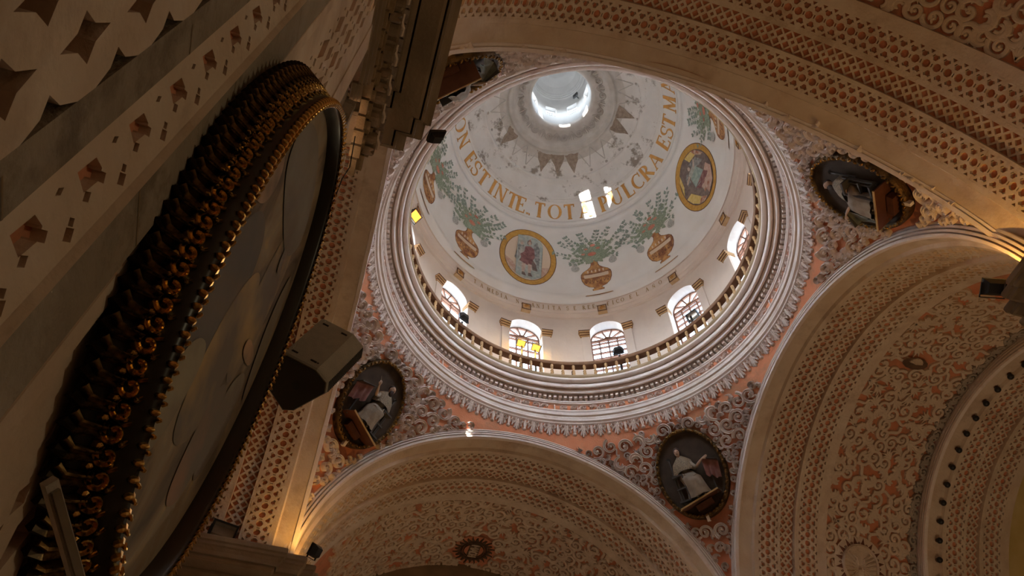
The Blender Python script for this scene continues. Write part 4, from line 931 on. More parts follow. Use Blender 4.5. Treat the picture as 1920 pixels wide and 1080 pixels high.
# ============================================================ OVAL NICHES WITH SEATED FIGURES
NICHE = mat('niche_dark', (0.050, 0.030, 0.018), .9, (0.085, 0.055, 0.036), 3)
ROBE = mat('robe_cream', (0.25, 0.20, 0.15), .7, (0.36, 0.30, 0.23), 6, bump=.4, bscale=14); CAPE = mat('brocade_cape', (0.19, 0.15, 0.10), .55, (0.36, 0.28, 0.18), 40, .42, .58, bump=.6, bscale=60)
SKIN = mat('painted_skin', (0.55, 0.38, 0.28), .55); HAIR = mat('dark_hair', (0.05, 0.035, 0.03), .7); ROSE = mat('rose_cloth', (0.22, 0.09, 0.08), .7, (0.30, 0.15, 0.13), 6); TEAL = mat('green_grey_cloth', (0.16, 0.17, 0.14), .7, (0.24, 0.25, 0.21), 6)
CHW = mat('grey_wood', (0.075, 0.070, 0.066), .6); SHELF = mat('red_brown_board', (0.09, 0.028, 0.012), .6, (0.13, 0.045, 0.02), 5); SHE = mat('board_edge', (0.50, 0.33, 0.14), .6)
def tube(mb, pts, rs_, n=10, cap=True, sq=1.0):
    V = []; k = len(pts); up0 = Vector((0.13, .21, 1)).normalized()
    for i, p in enumerate(pts):
        a = Vector(pts[max(i-1, 0)]); b = Vector(pts[min(i+1, k-1)]); d = (b-a).normalized(); x = d.cross(up0).normalized(); y = d.cross(x)
        for j in range(n): t = 2*PI*j/n; V.append(Vector(p)+x*rs_[i]*math.cos(t)+y*rs_[i]*sq*math.sin(t))
    F = [(i*n+j, i*n+(j+1) % n, (i+1)*n+(j+1) % n, (i+1)*n+j) for i in range(k-1) for j in range(n)]
    if cap: F += [tuple(reversed(range(n))), tuple((k-1)*n+j for j in range(n))]
    mb.add(V, F)
def ball(mb, c, r, n=12):
    V = [(c[0], c[1], c[2]+r[2])]; m_ = 7
    for i in range(1, m_):
        a = PI*i/m_
        for j in range(n): t = 2*PI*j/n; V.append((c[0]+r[0]*math.sin(a)*math.cos(t), c[1]+r[1]*math.sin(a)*math.sin(t), c[2]+r[2]*math.cos(a)))
    V.append((c[0], c[1], c[2]-r[2])); L = len(V)-1
    F = [(0, 1+j, 1+(j+1) % n) for j in range(n)]+[(1+i*n+j, 1+(i+1)*n+j, 1+(i+1)*n+(j+1) % n, 1+i*n+(j+1) % n) for i in range(m_-2) for j in range(n)]+[(L, 1+(m_-2)*n+(j+1) % n, 1+(m_-2)*n+j) for j in range(n)]
    mb.add(V, F)
def remeshed(mb, vs, name, mats_):
    me = mb.mesh('tmp', mats_); o = bpy.data.objects.new('tmp', me); COL.objects.link(o)
    md = o.modifiers.new('r', 'REMESH'); md.mode = 'VOXEL'; md.voxel_size = vs; md.use_smooth_shade = True
    sm = o.modifiers.new('s', 'SMOOTH'); sm.iterations = 3; sm.factor = .5
    dg = bpy.context.evaluated_depsgraph_get(); ev = o.evaluated_get(dg); nm = bpy.data.meshes.new_from_object(ev); nm.name = name
    nm.materials.clear()
    for m_ in mats_: nm.materials.append(m_)
    bpy.data.objects.remove(o); return nm
def hand(mb, w, d, s=1.0, curl=.4, side=1):
    """palm and five fingers from wrist w along d"""
    w = Vector(w); d = Vector(d).normalized(); z = Vector((0, 0, 1)); x = d.cross(z).normalized(); z = x.cross(d)
    tube(mb, [w, w+d*.035*s, w+d*.075*s], [.020*s, .030*s, .030*s], 8, sq=.5)
    for k, l in enumerate((.060, .072, .068, .052)):
        b = w+d*.07*s+x*(k-1.5)*.016*s; m_ = b+d*l*.55*s-z*.006*curl; e = m_+d*l*.5*s*(1-curl*.4)-z*l*curl*s*.6
        tube(mb, [b, m_, e], [.0095*s, .0088*s, .0062*s], 6)
    b = w+d*.03*s-x*.026*s*side; tube(mb, [b, b+d*.03*s-x*.022*s*side, b+d*.055*s-x*.026*s*side], [.011*s, .010*s, .007*s], 6)
def cloth(mb, rows, n=28, fold=.012, freq=9, ph=0):
    """rows: (cx,cy,cz, rx, rz) stacked rings with folds, open shell"""
    V = []
    for i, (cx, cy, cz, rx, rz) in enumerate(rows):
        f = fold*(i/(len(rows)-1))**.7
        for j in range(n):
            t = 2*PI*j/n; k = 1+f*10*math.sin(freq*t+ph+i*.25)*.5; V.append((cx+rx*k*math.cos(t), cy+.02*math.sin(3*t+i), cz+rz*k*math.sin(t)))
    F = [(i*n+j, i*n+(j+1) % n, (i+1)*n+(j+1) % n, (i+1)*n+j) for i in range(len(rows)-1) for j in range(n)]; mb.add(V, F)
def niche(q, mir, label, beard, raised, clothm):
    p = pend_pt(q, 5.92, 0, .13); up = pend_pt(q, 5.4, 0)-pend_pt(q, 6.4, 0); sd = pend_pt(q, 5.92, .1)-pend_pt(q, 5.92, -.1); nrm = up.cross(sd)
    if nrm.dot(Vector((0, 0, ZC))-p) < 0: nrm = -nrm
    e = bpy.data.objects.new('oval_figure_niche', None); COL.objects.link(e); e.matrix_world = frame(p, nrm, up)
    tag(e, label, 'relief', 'seated figures in the pendentive ovals')
    def M2(mb):
        if mir: mb.v = [(-x, y, z) for x, y, z in mb.v]; mb.f = [tuple(reversed(f)) for f in mb.f]
        return mb
    RXo, RYo = .78, 1.04
    mb = MB(); n = 48   # recessed dark dish
    V, F = grid(n, 5, lambda i, j: (RXo*(1, .97, .90, .6, .01)[j]*math.cos(2*PI*i/n), RYo*(1, .97, .90, .6, .01)[j]*math.sin(2*PI*i/n), (.10, .03, .012, .012, .012)[j]), True); mb.add(V, F); mb.obj('niche_back', NICHE, e, True)
    mb = MB(); V, F = grid(n, 6, lambda i, j: ((RXo+(.0, .01, .05, .09, .115, .12)[j])*math.cos(2*PI*i/n), (RYo+(.0, .01, .05, .09, .115, .12)[j])*math.sin(2*PI*i/n), (.09, .13, .15, .13, .08, -.14)[j]), True); mb.add(V, F); mb.obj('oval_frame', DGOLD, e, True)
    mb = MB(); blob(mb, 0, 0, .034, .05, 7, 0, 1.5); mb.f = mb.f; LB = mb.mesh('frame_leaf', GOLD)
    for k in range(52):
        a = 2*PI*k/52; link('frame_leaf', LB, e, Matrix.Translation(((RXo+.05)*math.cos(a), (RYo+.05)*math.sin(a), .135)) @ Matrix.Rotation(a+PI/2+(.6 if k % 2 else -.6), 4, 'Z'))
    # body: one continuous figure
    mb = MB()
    tube(mb, [(-.13, -.20, .14), (-.13, -.05, .14), (-.14, .12, .15), (-.15, .28, .16), (-.15, .36, .16)], [.135, .13, .13, .145, .08], 14)
    tube(mb, [(-.15, .34, .16), (-.155, .42, .18), (-.16, .47, .19)], [.06, .048, .05], 10)
    hc = (-.165, .555, .215); ball(mb, hc, (.078, .102, .092)); ball(mb, (hc[0], hc[1]-.055, hc[2]+.03), (.05, .05, .055))
    tube(mb, [(hc[0]+.005, hc[1]+.02, hc[2]+.085), (hc[0]+.008, hc[1]-.02, hc[2]+.112)], [.010, .017], 8)
    for s in (-1, 1): ball(mb, (hc[0]+s*.078, hc[1]-.005, hc[2]), (.012, .026, .018), 8)
    tube(mb, [(-.29, .30, .14), (-.36, .14, .20), (-.37, .04, .26)], [.065, .052, .042]); tube(mb, [(-.37, .04, .26), (-.31, -.02, .34), (-.25, -.05, .38)], [.042, .034, .024])
    hand(mb, (-.25, -.05, .38), (.8, -.25, .1), 1.1, .6, 1)
    if raised:
        tube(mb, [(.0, .30, .16), (.12, .14, .26), (.20, .08, .32)], [.065, .052, .042]); tube(mb, [(.20, .08, .32), (.28, .18, .38), (.33, .26, .40)], [.042, .034, .023]); hand(mb, (.33, .26, .40), (.25, .9, .2), 1.15, .9, -1)
    else:
        tube(mb, [(.0, .30, .16), (.12, .12, .24), (.19, .05, .29)], [.065, .052, .042]); tube(mb, [(.19, .05, .29), (.30, .12, .34), (.40, .18, .36)], [.042, .034, .023]); hand(mb, (.40, .18, .36), (.95, .2, .1), 1.2, .15, -1)
    for s in (-.09, .10):
        tube(mb, [(-.12+s, -.16, .16), (-.02+s, -.18, .36), (.02+s, -.20, .42)], [.085, .075, .066]); tube(mb, [(.02+s, -.20, .42), (.05+s, -.42, .40), (.07+s, -.62, .36)], [.066, .05, .036]); tube(mb, [(.07+s, -.64, .34), (.09+s, -.665, .42), (.10+s, -.67, .48)], [.038, .036, .022])
    M2(mb); nm = remeshed(mb, .014, 'body', [SKIN, ROBE]); mi_ = []
    for pl in nm.polygons: c = pl.center; mi_.append(0 if (c.y > .40 or c.z > .335 and c.y > -.12 and abs(c.x) > .2) else 1)
    nm.polygons.foreach_set('material_index', mi_); link('body', nm, e)
    mb = MB(); cloth(mb, [(-.13, .02, .15, .17, .15), (-.09, -.12, .24, .22, .20), (-.02, -.20, .32, .24, .22), (.02, -.34, .34, .23, .20), (.04, -.50, .33, .25, .20), (.05, -.655, .32, .29, .22)], 36, .016, 11); M2(mb).obj('robe', ROBE, e, True)
    mb = MB(); cloth(mb, [(-.155, .435, .18, .065, .06), (-.15, .37, .17, .15, .11), (-.15, .28, .17, .245, .16), (-.15, .15, .18, .275, .20), (-.15, .03, .19, .285, .22)], 32, .010, 7, 1.0); M2(mb).obj('cape', CAPE, e, True)
    mb = MB(); hx = hc[0]
    if beard:
        ball(mb, (hx+.01, hc[1]-.115, hc[2]+.055), (.062, .095, .05)); ball(mb, (hx, hc[1]+.035, hc[2]-.03), (.084, .095, .085)); M2(mb).obj('hair_and_beard', HAIR, e, True)
    else:
        ball(mb, (hx, hc[1]+.015, hc[2]-.022), (.102, .128, .090)); M2(mb).obj('hood', HAIR, e, True)
    mb = MB()
    for s in (-1, 1): ball(mb, (hx+.005+s*.030, hc[1]+.012, hc[2]+.080), (.014, .008, .008), 8)
    tube(mb, [(hx-.015, hc[1]-.055, hc[2]+.092), (hx+.025, hc[1]-.055, hc[2]+.092)], [.006, .006], 6); M2(mb).obj('eyes_and_mouth', HAIR, e)
    if raised: mb = MB(); tube(mb, [(.34, .30, .44), (.46, .46, .44)], [.006, .004], 6); M2(mb).obj('quill', ROBE, e)
    # chair: openwork side, back post with a curl
    ch = MB()
    for c, d in (((-.44, -.30, .22), (.035, .80, .05)), ((-.20, -.36, .40), (.035, .66, .05)), ((-.32, -.04, .30), (.28, .04, .26)), ((-.32, -.34, .30), (.27, .035, .05)), ((-.32, -.66, .30), (.30, .04, .20)), ((-.44, .14, .14), (.03, .6, .04)), ((-.38, -.35, .26), (.03, .60, .03)), ((.14, -.40, .16), (.035, .60, .05))): ch.box(c, d)
    M2(ch).obj('chair', CHW, e)
    mb = MB(); ribbon(mb, spiral(-.45, .47, .055, .015, rad(-90), rad(330), 16), .022, .03); mb.v = [(x, y, z+.13) for x, y, z in mb.v]; M2(mb).obj('chair_finial', CHW, e)
    # draped table on the other side
    mb = MB(); n_ = 14; V = []
    for i in range(6):
        for j in range(n_):
            x = .36+.36*j/(n_-1)*(1-.03*i); y = .20-.012*j-.085*i-.03*math.sin(j*.9)*(i/5); z = .30+.05*math.sin(j*1.3+i*.2)*(i/5)-.012*j
            V.append((x, y, z))
    mb.add(V, [(i*n_+j, (i+1)*n_+j, (i+1)*n_+j+1, i*n_+j+1) for i in range(5) for j in range(n_-1)])
    mb.add([(.34, .21, .34), (.72, .05, .28), (.70, .07, .10), (.36, .23, .10)], [(0, 1, 2, 3)]); M2(mb).obj('table_cloth', clothm, e, True)
    mb = MB(); mb.box((.54, .15, .22), (.40, .02, .26), Matrix.Rotation(-.40, 3, 'Z')); mb.box((.46, -.30, .16), (.03, .75, .03)); M2(mb).obj('table', CHW, e)
    # board the figure rests on
    mb = MB(); Rb = Matrix.Rotation(.20, 3, 'Z'); mb.box((.02, -.735, .24), (1.02, .030, .46), Rb); M2(mb).obj('foot_board', SHELF, e)
    mb = MB(); mb.box((.02, -.735, .475), (1.03, .036, .02), Rb); M2(mb).obj('board_edge', SHE, e)
    mb = MB(); mb.box((.06, -.85, .14), (.44, .14, .16), Rb); M2(mb).obj('corbel', SHELF, e)
    mb = MB(); mb.box((0, -RYo-.12, .10), (.07, .17, .10)); mb.obj('plaster_peg', PINK, e)
    return e
niche(0, False, 'gilt oval with hooded seated figure beside a rose cloth, between far and right arches', False, False, ROSE)
niche(1, True, 'gilt oval with dark bearded figure raising a quill, between left and far arches', True, True, ROSE)
niche(3, True, 'gilt oval with figure on a grey chair above green cloth, between near and right arches', True, False, TEAL)
niche(2, True, 'dark gilt oval partly hidden behind the cornice, between near and left arches', True, False, TEAL)
# ============================================================ NEAR PIER, OVAL PAINTING, LOUDSPEAKER, FLOODLIGHTS
pier = PW['wall_near_left_pier']
CREAM = STUCCO
GREYSTRIP = mat('grey_stone_strip', (0.30, 0.25, 0.19), .9, (0.38, 0.32, 0.25), 3, bump=.5, bscale=30, col3=(0.22, 0.18, 0.13), n3=4)  # plain strips, greyer and darker than the cream lattice bands
def plan(mb, pts, z0, z1, mi=0, n=10):
    V = [(x, y, z0+(z1-z0)*k/n) for x, y in pts for k in range(n+1)]; m = n+1
    mb.add(V, [(i*m+k, i*m+k+1, (i+1)*m+k+1, (i+1)*m+k) for i in range(len(pts)-1) for k in range(n)], mi)
ZB, ZT = -1.6, 8.30
mb = MB()
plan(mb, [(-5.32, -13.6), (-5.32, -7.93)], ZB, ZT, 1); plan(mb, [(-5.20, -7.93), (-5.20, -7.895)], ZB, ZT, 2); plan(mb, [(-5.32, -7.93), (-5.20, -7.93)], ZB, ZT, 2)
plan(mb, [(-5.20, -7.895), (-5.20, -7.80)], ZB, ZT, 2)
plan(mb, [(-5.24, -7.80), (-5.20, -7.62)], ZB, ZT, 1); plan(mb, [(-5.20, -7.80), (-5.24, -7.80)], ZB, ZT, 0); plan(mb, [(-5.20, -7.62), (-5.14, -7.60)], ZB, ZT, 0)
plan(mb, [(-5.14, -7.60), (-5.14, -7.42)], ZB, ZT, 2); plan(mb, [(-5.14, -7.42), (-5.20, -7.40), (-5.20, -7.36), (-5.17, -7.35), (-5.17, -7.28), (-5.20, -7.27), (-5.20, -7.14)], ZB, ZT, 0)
plan(mb, [(-5.245, -7.14), (-5.245, -6.50)], ZB, ZT, 1)
plan(mb, [(-5.20, -6.50), (-5.20, -6.30), (-5.19, -6.30), (-5.19, -6.04), (-5.20, -6.0)], ZB, ZT, 0)
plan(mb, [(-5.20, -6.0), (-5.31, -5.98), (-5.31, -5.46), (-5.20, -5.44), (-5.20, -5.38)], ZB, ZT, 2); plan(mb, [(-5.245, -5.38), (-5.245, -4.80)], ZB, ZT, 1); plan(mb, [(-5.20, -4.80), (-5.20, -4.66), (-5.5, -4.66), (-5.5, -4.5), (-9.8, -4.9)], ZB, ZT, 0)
mb.obj('pier_face', [CREAM, ORANGE, GREYSTRIP], pier)
# blocks jointed in the grey strips
JOINT = STONED
for y0, y1, x, zz_ in ((-7.60, -7.42, -5.139, (1.05, 1.95, 2.85, 3.95, 5.2)), (-7.895, -7.80, -5.199, (1.4, 2.5, 3.6))):
    for z in zz_:
        mb = MB(); mb.add([(x, y0, z), (x, y1, z-.01), (x, y1, z-.002), (x, y0, z+.008)], [(0, 1, 2, 3)]); mb.obj('block_joint', JOINT, pier)
def wallmap(x, y0, z0, dxdy=0.0):
    return lambda B: np.stack([x+dxdy*B[:, 1]+B[:, 2], y0+B[:, 1], z0+B[:, 0]], 1)
# big star openings, nearest the camera
def star(cx, cy, a, b, k=.5, n=8, ph=0):
    return [(cx+(a if i % 2 == 0 else a*k)*math.cos(ph+2*PI*i/n)*(b/a if False else 1), cy+(b if i % 2 == 0 else b*k)*math.sin(ph+2*PI*i/n)) for i in range(n)]
p_ = .345; w_ = 1.08
hs = []
for col in range(8):
    y = w_-.135*col
    for u in ((0, p_) if col % 2 == 0 else (p_/2,)): hs.append(star(u, y, .125, .062, .5))
tS = tile_mesh([(0, 0), (p_, 0), (p_, w_), (0, w_)], hs, .12, (0, p_))
mb = MB(); repeat(tS, 22, p_, wallmap(-5.32, -7.93-w_, 1.60-.345*4), mb, 0, 0); mb.obj('star_strapwork', CREAM, pier, kind='stuff')
# diamond band facing obliquely
p_ = .302; w_ = .19
def dm(u, v, a, b): return [(u-a, v), (u, v-b), (u+a, v), (u, v+b)]
hs = [[(p_/2-.05, .045), (p_/2+.05, .05), (p_/2+.065, .085), (p_/2+.03, .105), (p_/2-.045, .10)], dm(p_/2+.055, .105, .024, .018), dm(p_/2-.035, .115, .024, .015), dm(.0, .155, .03, .02), dm(p_, .155, .03, .02), dm(.025, .135, .018, .013), dm(p_+.025, .135, .018, .013), dm(0.01, .05, .022, .009), dm(p_+.01, .05, .022, .009)]
tD = tile_mesh([(0, 0), (p_, 0), (p_, w_), (0, w_)], hs, .035, (0, p_))
mb = MB(); repeat(tD, 24, p_, wallmap(-5.24, -7.80, 1.461-.151-.302*4, .21), mb, 0, 0); mb.obj('diamond_strapwork', CREAM, pier, kind='stuff')
# pierced lattice of the two pilasters
def pat_c(p, w):
    def d(u, v, a, b): return [(u-a, v), (u-a*.15, v-b), (u+a, v), (u+a*.15, v+b)]
    hs = []
    for k in range(2):
        v = w*(.28+.42*k)
        hs += [d(p/2, v, p*.36, w*.10)]
        for uu in (0, p): hs += [d(uu, v, p*.10, w*.05), d(uu, v+w*.20, p*.30, w*.075)]
        hs += [d(p/2, v+w*.19, p*.12, w*.035), d(p*.25, v-w*.12, p*.07, w*.02), d(p*.75, v-w*.12, p*.07, w*.02)]
    return tile_mesh([(0, 0), (p, 0), (p, w), (0, w)], hs, .045, (0, p))
tC = pat_c(.60, .64)
mb = MB(); repeat(tC, 16, .60, wallmap(-5.245, -7.14, ZB), mb, 0, 0); mb.obj('pilaster_lattice', CREAM, pier, kind='stuff')
tC2 = pat_c(.60, .58)
mb = MB(); repeat(tC2, 16, .60, wallmap(-5.245, -5.38, ZB), mb, 0, 0); mb.obj('pilaster_lattice', CREAM, pier, kind='stuff')
# frieze of the near impost: bare blocks, curled brackets in shade-toned stone, plaster remains
rs = random.Random(9); BLK = mat('ochre_block', (0.26, 0.17, 0.08), .9, (0.34, 0.23, 0.12), 3, bump=.6)
for row in range(4):
    y = -8.2+(row % 2)*.12
    while y < -4.6:
        w = rs.uniform(.16, .26); mb = MB(); x = -5.14+(.08+row*.13)*.32
        mb.box((x-.03, y+w/2, 8.71+row*.13), (rs.uniform(.08, .13), w-.03, .10), Matrix.Rotation(-.0, 3, 'Y')); mb.obj('frieze_block', BLK, pier); y += w
mb = MB(); ribbon(mb, spiral(0, 0, .15, .05, rad(-60), rad(250), 14), lambda t: .09*(1.1-.4*t), .13); blob(mb, 0, 0, .07, .12); CON = mb.mesh('curled_bracket', STONED)  # shadow on the brackets is put into their darker stone colour
for k in range(13):
    y = -8.0+.27*k; o = link('curled_bracket', CON, pier, frame((-5.07, y, 8.92), (1, 0, 0), (0, 0, 1)) @ Matrix.Rotation(rad(50*(k % 3)), 4, 'Z'))
mb = MB()
for k in range(9):
    y = -7.6+.36*k; mb2 = MB(); ribbon(mb2, [(0, -.14), (.03, -.05), (-.01, .05), (.02, .13)], lambda t: .045, .05); link('plaster_remnant', mb2.mesh('plaster_remnant', CREAM), pier, frame((-4.96, y, 9.08), (1, 0, -.4), (0, 1, .3)))
for k in range(21):
    mb = MB(); mb.box((-4.945, -8.1+.17*k, 9.20), (.10, .15, .03+.01*(k % 2))); mb.obj('brick', BRICK, pier)
for k, (a, b, c) in enumerate((((-5.16, -8.31, 1.16), (-5.13, -8.36, 1.75), (-5.15, -8.40, 3.0)), ((-5.16, -8.36, 1.10), (-5.12, -8.42, 1.75), (-5.14, -8.46, 3.0)), ((-5.16, -8.28, 1.2), (-5.13, -8.30, 1.85), (-5.15, -8.35, 3.0)))):
    mb = MB(); tube(mb, [a, b, c], [.012]*3, 8); tag(mb.obj('black_cable', BLACK), 'black cable on the star lattice, top left corner, %s of three' % ('upper', 'middle', 'lower')[k], 'cable', 'cables on the near wall')
# wire hanging from the pier corner
mb = MB(); tube(mb, [(-5.16, -4.95, 8.5), (-5.12, -4.75, 8.1), (-5.14, -4.8, 7.7), (-5.15, -4.7, 7.3), (-5.12, -4.66, 7.1)], [.007]*5, 6)
tag(mb.obj('loose_wire', BLACK), 'loose black wire dangling from the near pier cornice', 'wire')

# ---------------- the oval painting, hung tilting forward
TL = 0.046
pc = Vector((-5.10, -6.60, 2.87)); nrm = Vector((1, 0, -TL)).normalized(); up = Vector((TL, 0, 1))
pt = bpy.data.objects.new('oval_painting', None); COL.objects.link(pt); pt.matrix_world = frame(pc, nrm, up)
tag(pt, 'large dark oval oil painting in a heavy carved gilt frame on the near pier', 'painting')
PA, PB = 0.905, 1.475; FH = .17; FW = .075
CANV = bpy.data.materials.new('old_oil_canvas'); CANV.use_nodes = True; nt = CANV.node_tree; b = nt.nodes['Principled BSDF']; b.inputs['Roughness'].default_value = .8; b.inputs['Specular IOR Level'].default_value = .15
tc = nt.nodes.new('ShaderNodeTexCoord'); mp = nt.nodes.new('ShaderNodeMapping'); mp.inputs['Scale'].default_value = (2.2, .9, 1); mp.inputs['Rotation'].default_value = (0, 0, .35)
n1 = nt.nodes.new('ShaderNodeTexNoise'); n1.inputs['Scale'].default_value = 1.5; n1.inputs['Detail'].default_value = 9; n1.inputs['Distortion'].default_value = 1.0
r1 = nt.nodes.new('ShaderNodeValToRGB'); cr = r1.color_ramp; cr.elements[0].position = .30; cr.elements[0].color = (.10, .08, .062, 1); cr.elements[1].position = .72; cr.elements[1].color = (.55, .38, .18, 1)
for ps, c in ((.42, (.20, .155, .11, 1)), (.52, (.32, .24, .155, 1)), (.60, (.34, .28, .20, 1))): e_ = cr.elements.new(ps); e_.color = c
nt.links.new(tc.outputs['Object'], mp.inputs[0]); nt.links.new(mp.outputs[0], n1.inputs['Vector']); nt.links.new(n1.outputs['Fac'], r1.inputs[0]); nt.links.new(r1.outputs[0], b.inputs['Base Color'])
n = 72; a_, b_ = PA-.085, PB-.085
mb = MB(); V, F = grid(n, 9, lambda i, j: (a_*(j+.01)/8.01*math.cos(2*PI*i/n), b_*(j+.01)/8.01*math.sin(2*PI*i/n), .10), True); mb.add(V, F); mb.obj('canvas', CANV, pt)
# painted figures on the canvas, thin layers of darker and lighter paint
PNT = {'gold_drapery': (.26, .18, .08), 'flesh': (.36, .22, .13), 'grey_cloud': (.15, .13, .10), 'olive_cloth': (.20, .175, .115), 'rust_cloth': (.22, .115, .07), 'blue_shadow': (.085, .075, .065)}
PNT = {k: mat('oil_'+k, tuple(x*1.7 for x in c), .8, (.20, .16, .12), 2.2, .38, .60) for k, c in PNT.items()}
lay = 0
for nm, pts in (('blue_shadow', [(-.5, -.9), (-.1, -.9), (.0, -.3), (-.2, .2), (-.55, 0)]), ('gold_drapery', [(.05, .9), (.3, .7), (.42, .2), (.35, -.2), (.1, -.1), (-.05, .4)]), ('gold_drapery', [(-.1, .2), (.2, .1), (.3, -.5), (.0, -.8), (-.2, -.3)]), ('rust_cloth', [(.2, -.2), (.5, -.1), (.55, -.6), (.3, -.8)]), ('olive_cloth', [(.35, -.1), (.55, .2), (.70, -.1), (.6, -.5), (.45, -.4)]), ('olive_cloth', [(-.35, -.6), (-.1, -.4), (-.05, -.9), (-.3, -1.05)]), ('grey_cloud', [(-.6, .7), (-.2, 1.05), (.3, 1.0), (.2, .6), (-.2, .4), (-.6, .3)]), ('grey_cloud', [(.4, .9), (.65, .5), (.75, .1), (.6, .2), (.4, .5)]), ('flesh', [(-.74, .10), (-.62, .28), (-.48, .26), (-.46, .05), (-.60, -.12), (-.72, -.08)]), ('flesh', [(.05, .55), (.15, .62), (.2, .5), (.12, .42)]), ('flesh', [(.25, .1), (.5, .25), (.52, .16), (.28, .0)])):
    lay += 1; P2 = pts
    for _ in range(3):   # round the corners of each patch
        Q = []
        for i in range(len(P2)):
            p0, p1 = Vector(P2[i]), Vector(P2[(i+1) % len(P2)]); Q += [tuple(p0.lerp(p1, .25)), tuple(p0.lerp(p1, .75))]
        P2 = Q
    mb = MB(); mb.add([(x*1.02, y*1.12, .101+.0006*lay) for x, y in P2], [tuple(range(len(P2)))]); mb.obj('painted_'+nm, PNT[nm], pt)
BKM = mat('frame_black', (0.02, 0.014, 0.008), .35)
prf = [(PA-e, PB-e, h) for e, h in ((.10, .09), (.095, .165), (.075, .185), (.055, .160), (.045, .135), (.050, .115), (.030, .09), (.020, .055), (.030, .045), (.0, .035), (-.015, .0), (.0, -.03))]
mb = MB(); V, F = grid(120, len(prf), lambda i, j: (prf[j][0]*math.cos(2*PI*i/120), prf[j][1]*math.sin(2*PI*i/120), prf[j][2]), True); mb.add(V, F); mb.obj('frame_body', BKM, pt, True)
GB = mat('bright_gilding', (0.85, 0.52, 0.16), .28, (0.05, 0.028, 0.012), 14, .44, .54, metal=.9)
GDK = mat('dark_old_gilding', (0.42, 0.26, 0.09), .35, (0.03, 0.018, 0.008), 12, .42, .52, metal=.85); 
mbo = MB(); ribbon(mbo, [(0, -.055), (.012, -.02), (.0, .02), (-.015, .05)], lambda t: .050*(1.2-.7*t), .040); GAD = mbo.mesh('gadroon_leaf', GDK)
mbm = MB(); ribbon(mbm, spiral(0, 0, .034, .010, rad(-60), rad(300), 14), lambda t: .020, .030); blob(mbm, 0.035, .03, .016, .032, 6); blob(mbm, -.03, -.035, .014, .03, 6); ribbon(mbm, [(-.04, .03), (-.01, .045), (.02, .03)], .014, .025); FLW = mbm.mesh('carved_flower', GB)
mbi = MB(); blob(mbi, 0, 0, .022, .028, 8, 0, .55); blob(mbi, .018, .02, .009, .025, 6); BED = mbi.mesh('bead', GB)
def ring_of(name, me, off, h, N, tw=0.0, sc=1.0):
    # equal spacing round the ellipse, set on the sloping face of the frame
    A_, B_ = PA-off, PB-off; T = np.linspace(0, 2*PI, 2001); L = np.concatenate([[0], np.cumsum(np.hypot(np.diff(A_*np.cos(T)), np.diff(B_*np.sin(T))))])
    for k in range(N):
        t = float(np.interp(L[-1]*(k+.5)/N, L, T)); x, y = A_*math.cos(t), B_*math.sin(t)
        tn = Vector((-A_*math.sin(t), B_*math.cos(t), 0)).normalized(); ow = Vector((tn.y, -tn.x, 0)); z = (ow*.80+Vector((0, 0, .6))).normalized()
        link(name, me, pt, frame((x, y, h), z, tn) @ Matrix.Rotation(tw+(0.3 if k % 2 else 0)*(name == 'carved_flower'), 4, 'Z') @ Matrix.Diagonal((sc, sc, sc, 1)))
ring_of('gadroon_leaf', GAD, .0, .028, 112, rad(70), 1.05); ring_of('carved_flower', FLW, .035, .09, 116, 0, 1.0); ring_of('bead', BED, .075, .170, 150, rad(90), 1.05)
# strip lamp below the painting
st = bpy.data.objects.new('strip_lamp', None); COL.objects.link(st); st.matrix_world = frame((-4.95, -7.02, 1.15), (1, -.3, -.6), (0, 1, .04)); tag(st, 'grey strip lamp housing leaning by the painting frame, lower left', 'lamp')
mb = MB(); mb.box((0, 0, 0), (.03, .62, .02)); mb.obj('housing', SPKM, st); mb = MB(); mb.box((0, 0, .014), (.018, .58, .008)); mb.obj('diffuser', DIMG, st)


# ---------------- loudspeaker
HX = [(-4.917, -5.652, 3.719), (-4.704, -5.648, 3.638), (-4.625, -5.589, 3.61), (-4.621, -5.504, 3.61), (-4.795, -5.242, 3.679), (-4.866, -5.201, 3.706), (-4.987, -5.321, 3.75), (-4.964, -5.455, 3.739)]
HX = [Vector(p) for p in HX]; LV = Vector((0.15275, -0.00635, 0.40708)); LU = LV.normalized()
spk = bpy.data.objects.new('loudspeaker', None); COL.objects.link(spk); tag(spk, 'grey angular wall loudspeaker bracketed to the near pier beside the painting', 'loudspeaker')
cen = sum(HX, Vector())/8
mb = MB(); nh = 8
def rng(f, s=1.0): return [cen+(p-cen)*s+LU*f for p in HX]
Ls = LV.length; rows = [rng(0, .97), rng(.012, 1), rng(Ls-.012, 1), rng(Ls, .97)]
mb.add([p for r in rows for p in r], [(i*nh+j, i*nh+(j+1) % nh, (i+1)*nh+(j+1) % nh, (i+1)*nh+j) for i in range(3) for j in range(nh)]+[tuple(reversed(range(nh))), tuple(range(3*nh, 4*nh))]); mb.obj('cabinet', SPKM, spk)
mb = MB(); R_ = rng(-.003, .93); mb.add(R_+rng(.004, .93), [tuple(reversed(range(nh)))]+[(j, (j+1) % nh, nh+(j+1) % nh, nh+j) for j in range(nh)]); mb.obj('end_panel', SPKD, spk)
WU = (HX[1]-HX[0]).normalized(); NU = WU.cross(LU).normalized()
if NU.dot(Vector((-4.44, -8.8, 0))-cen) < 0: NU = -NU
RM = Matrix((WU, LU, NU)).transposed()
face = HX[0]
for wu, lu in ((.045, .05), (.175, .05), (.05, Ls-.05), (.185, Ls-.05)):
    mb = MB(); mb.box(face+WU*wu+LU*lu+NU*.001, (.040, .012, .004), RM); mb.obj('mounting_slot', BLACK, spk)
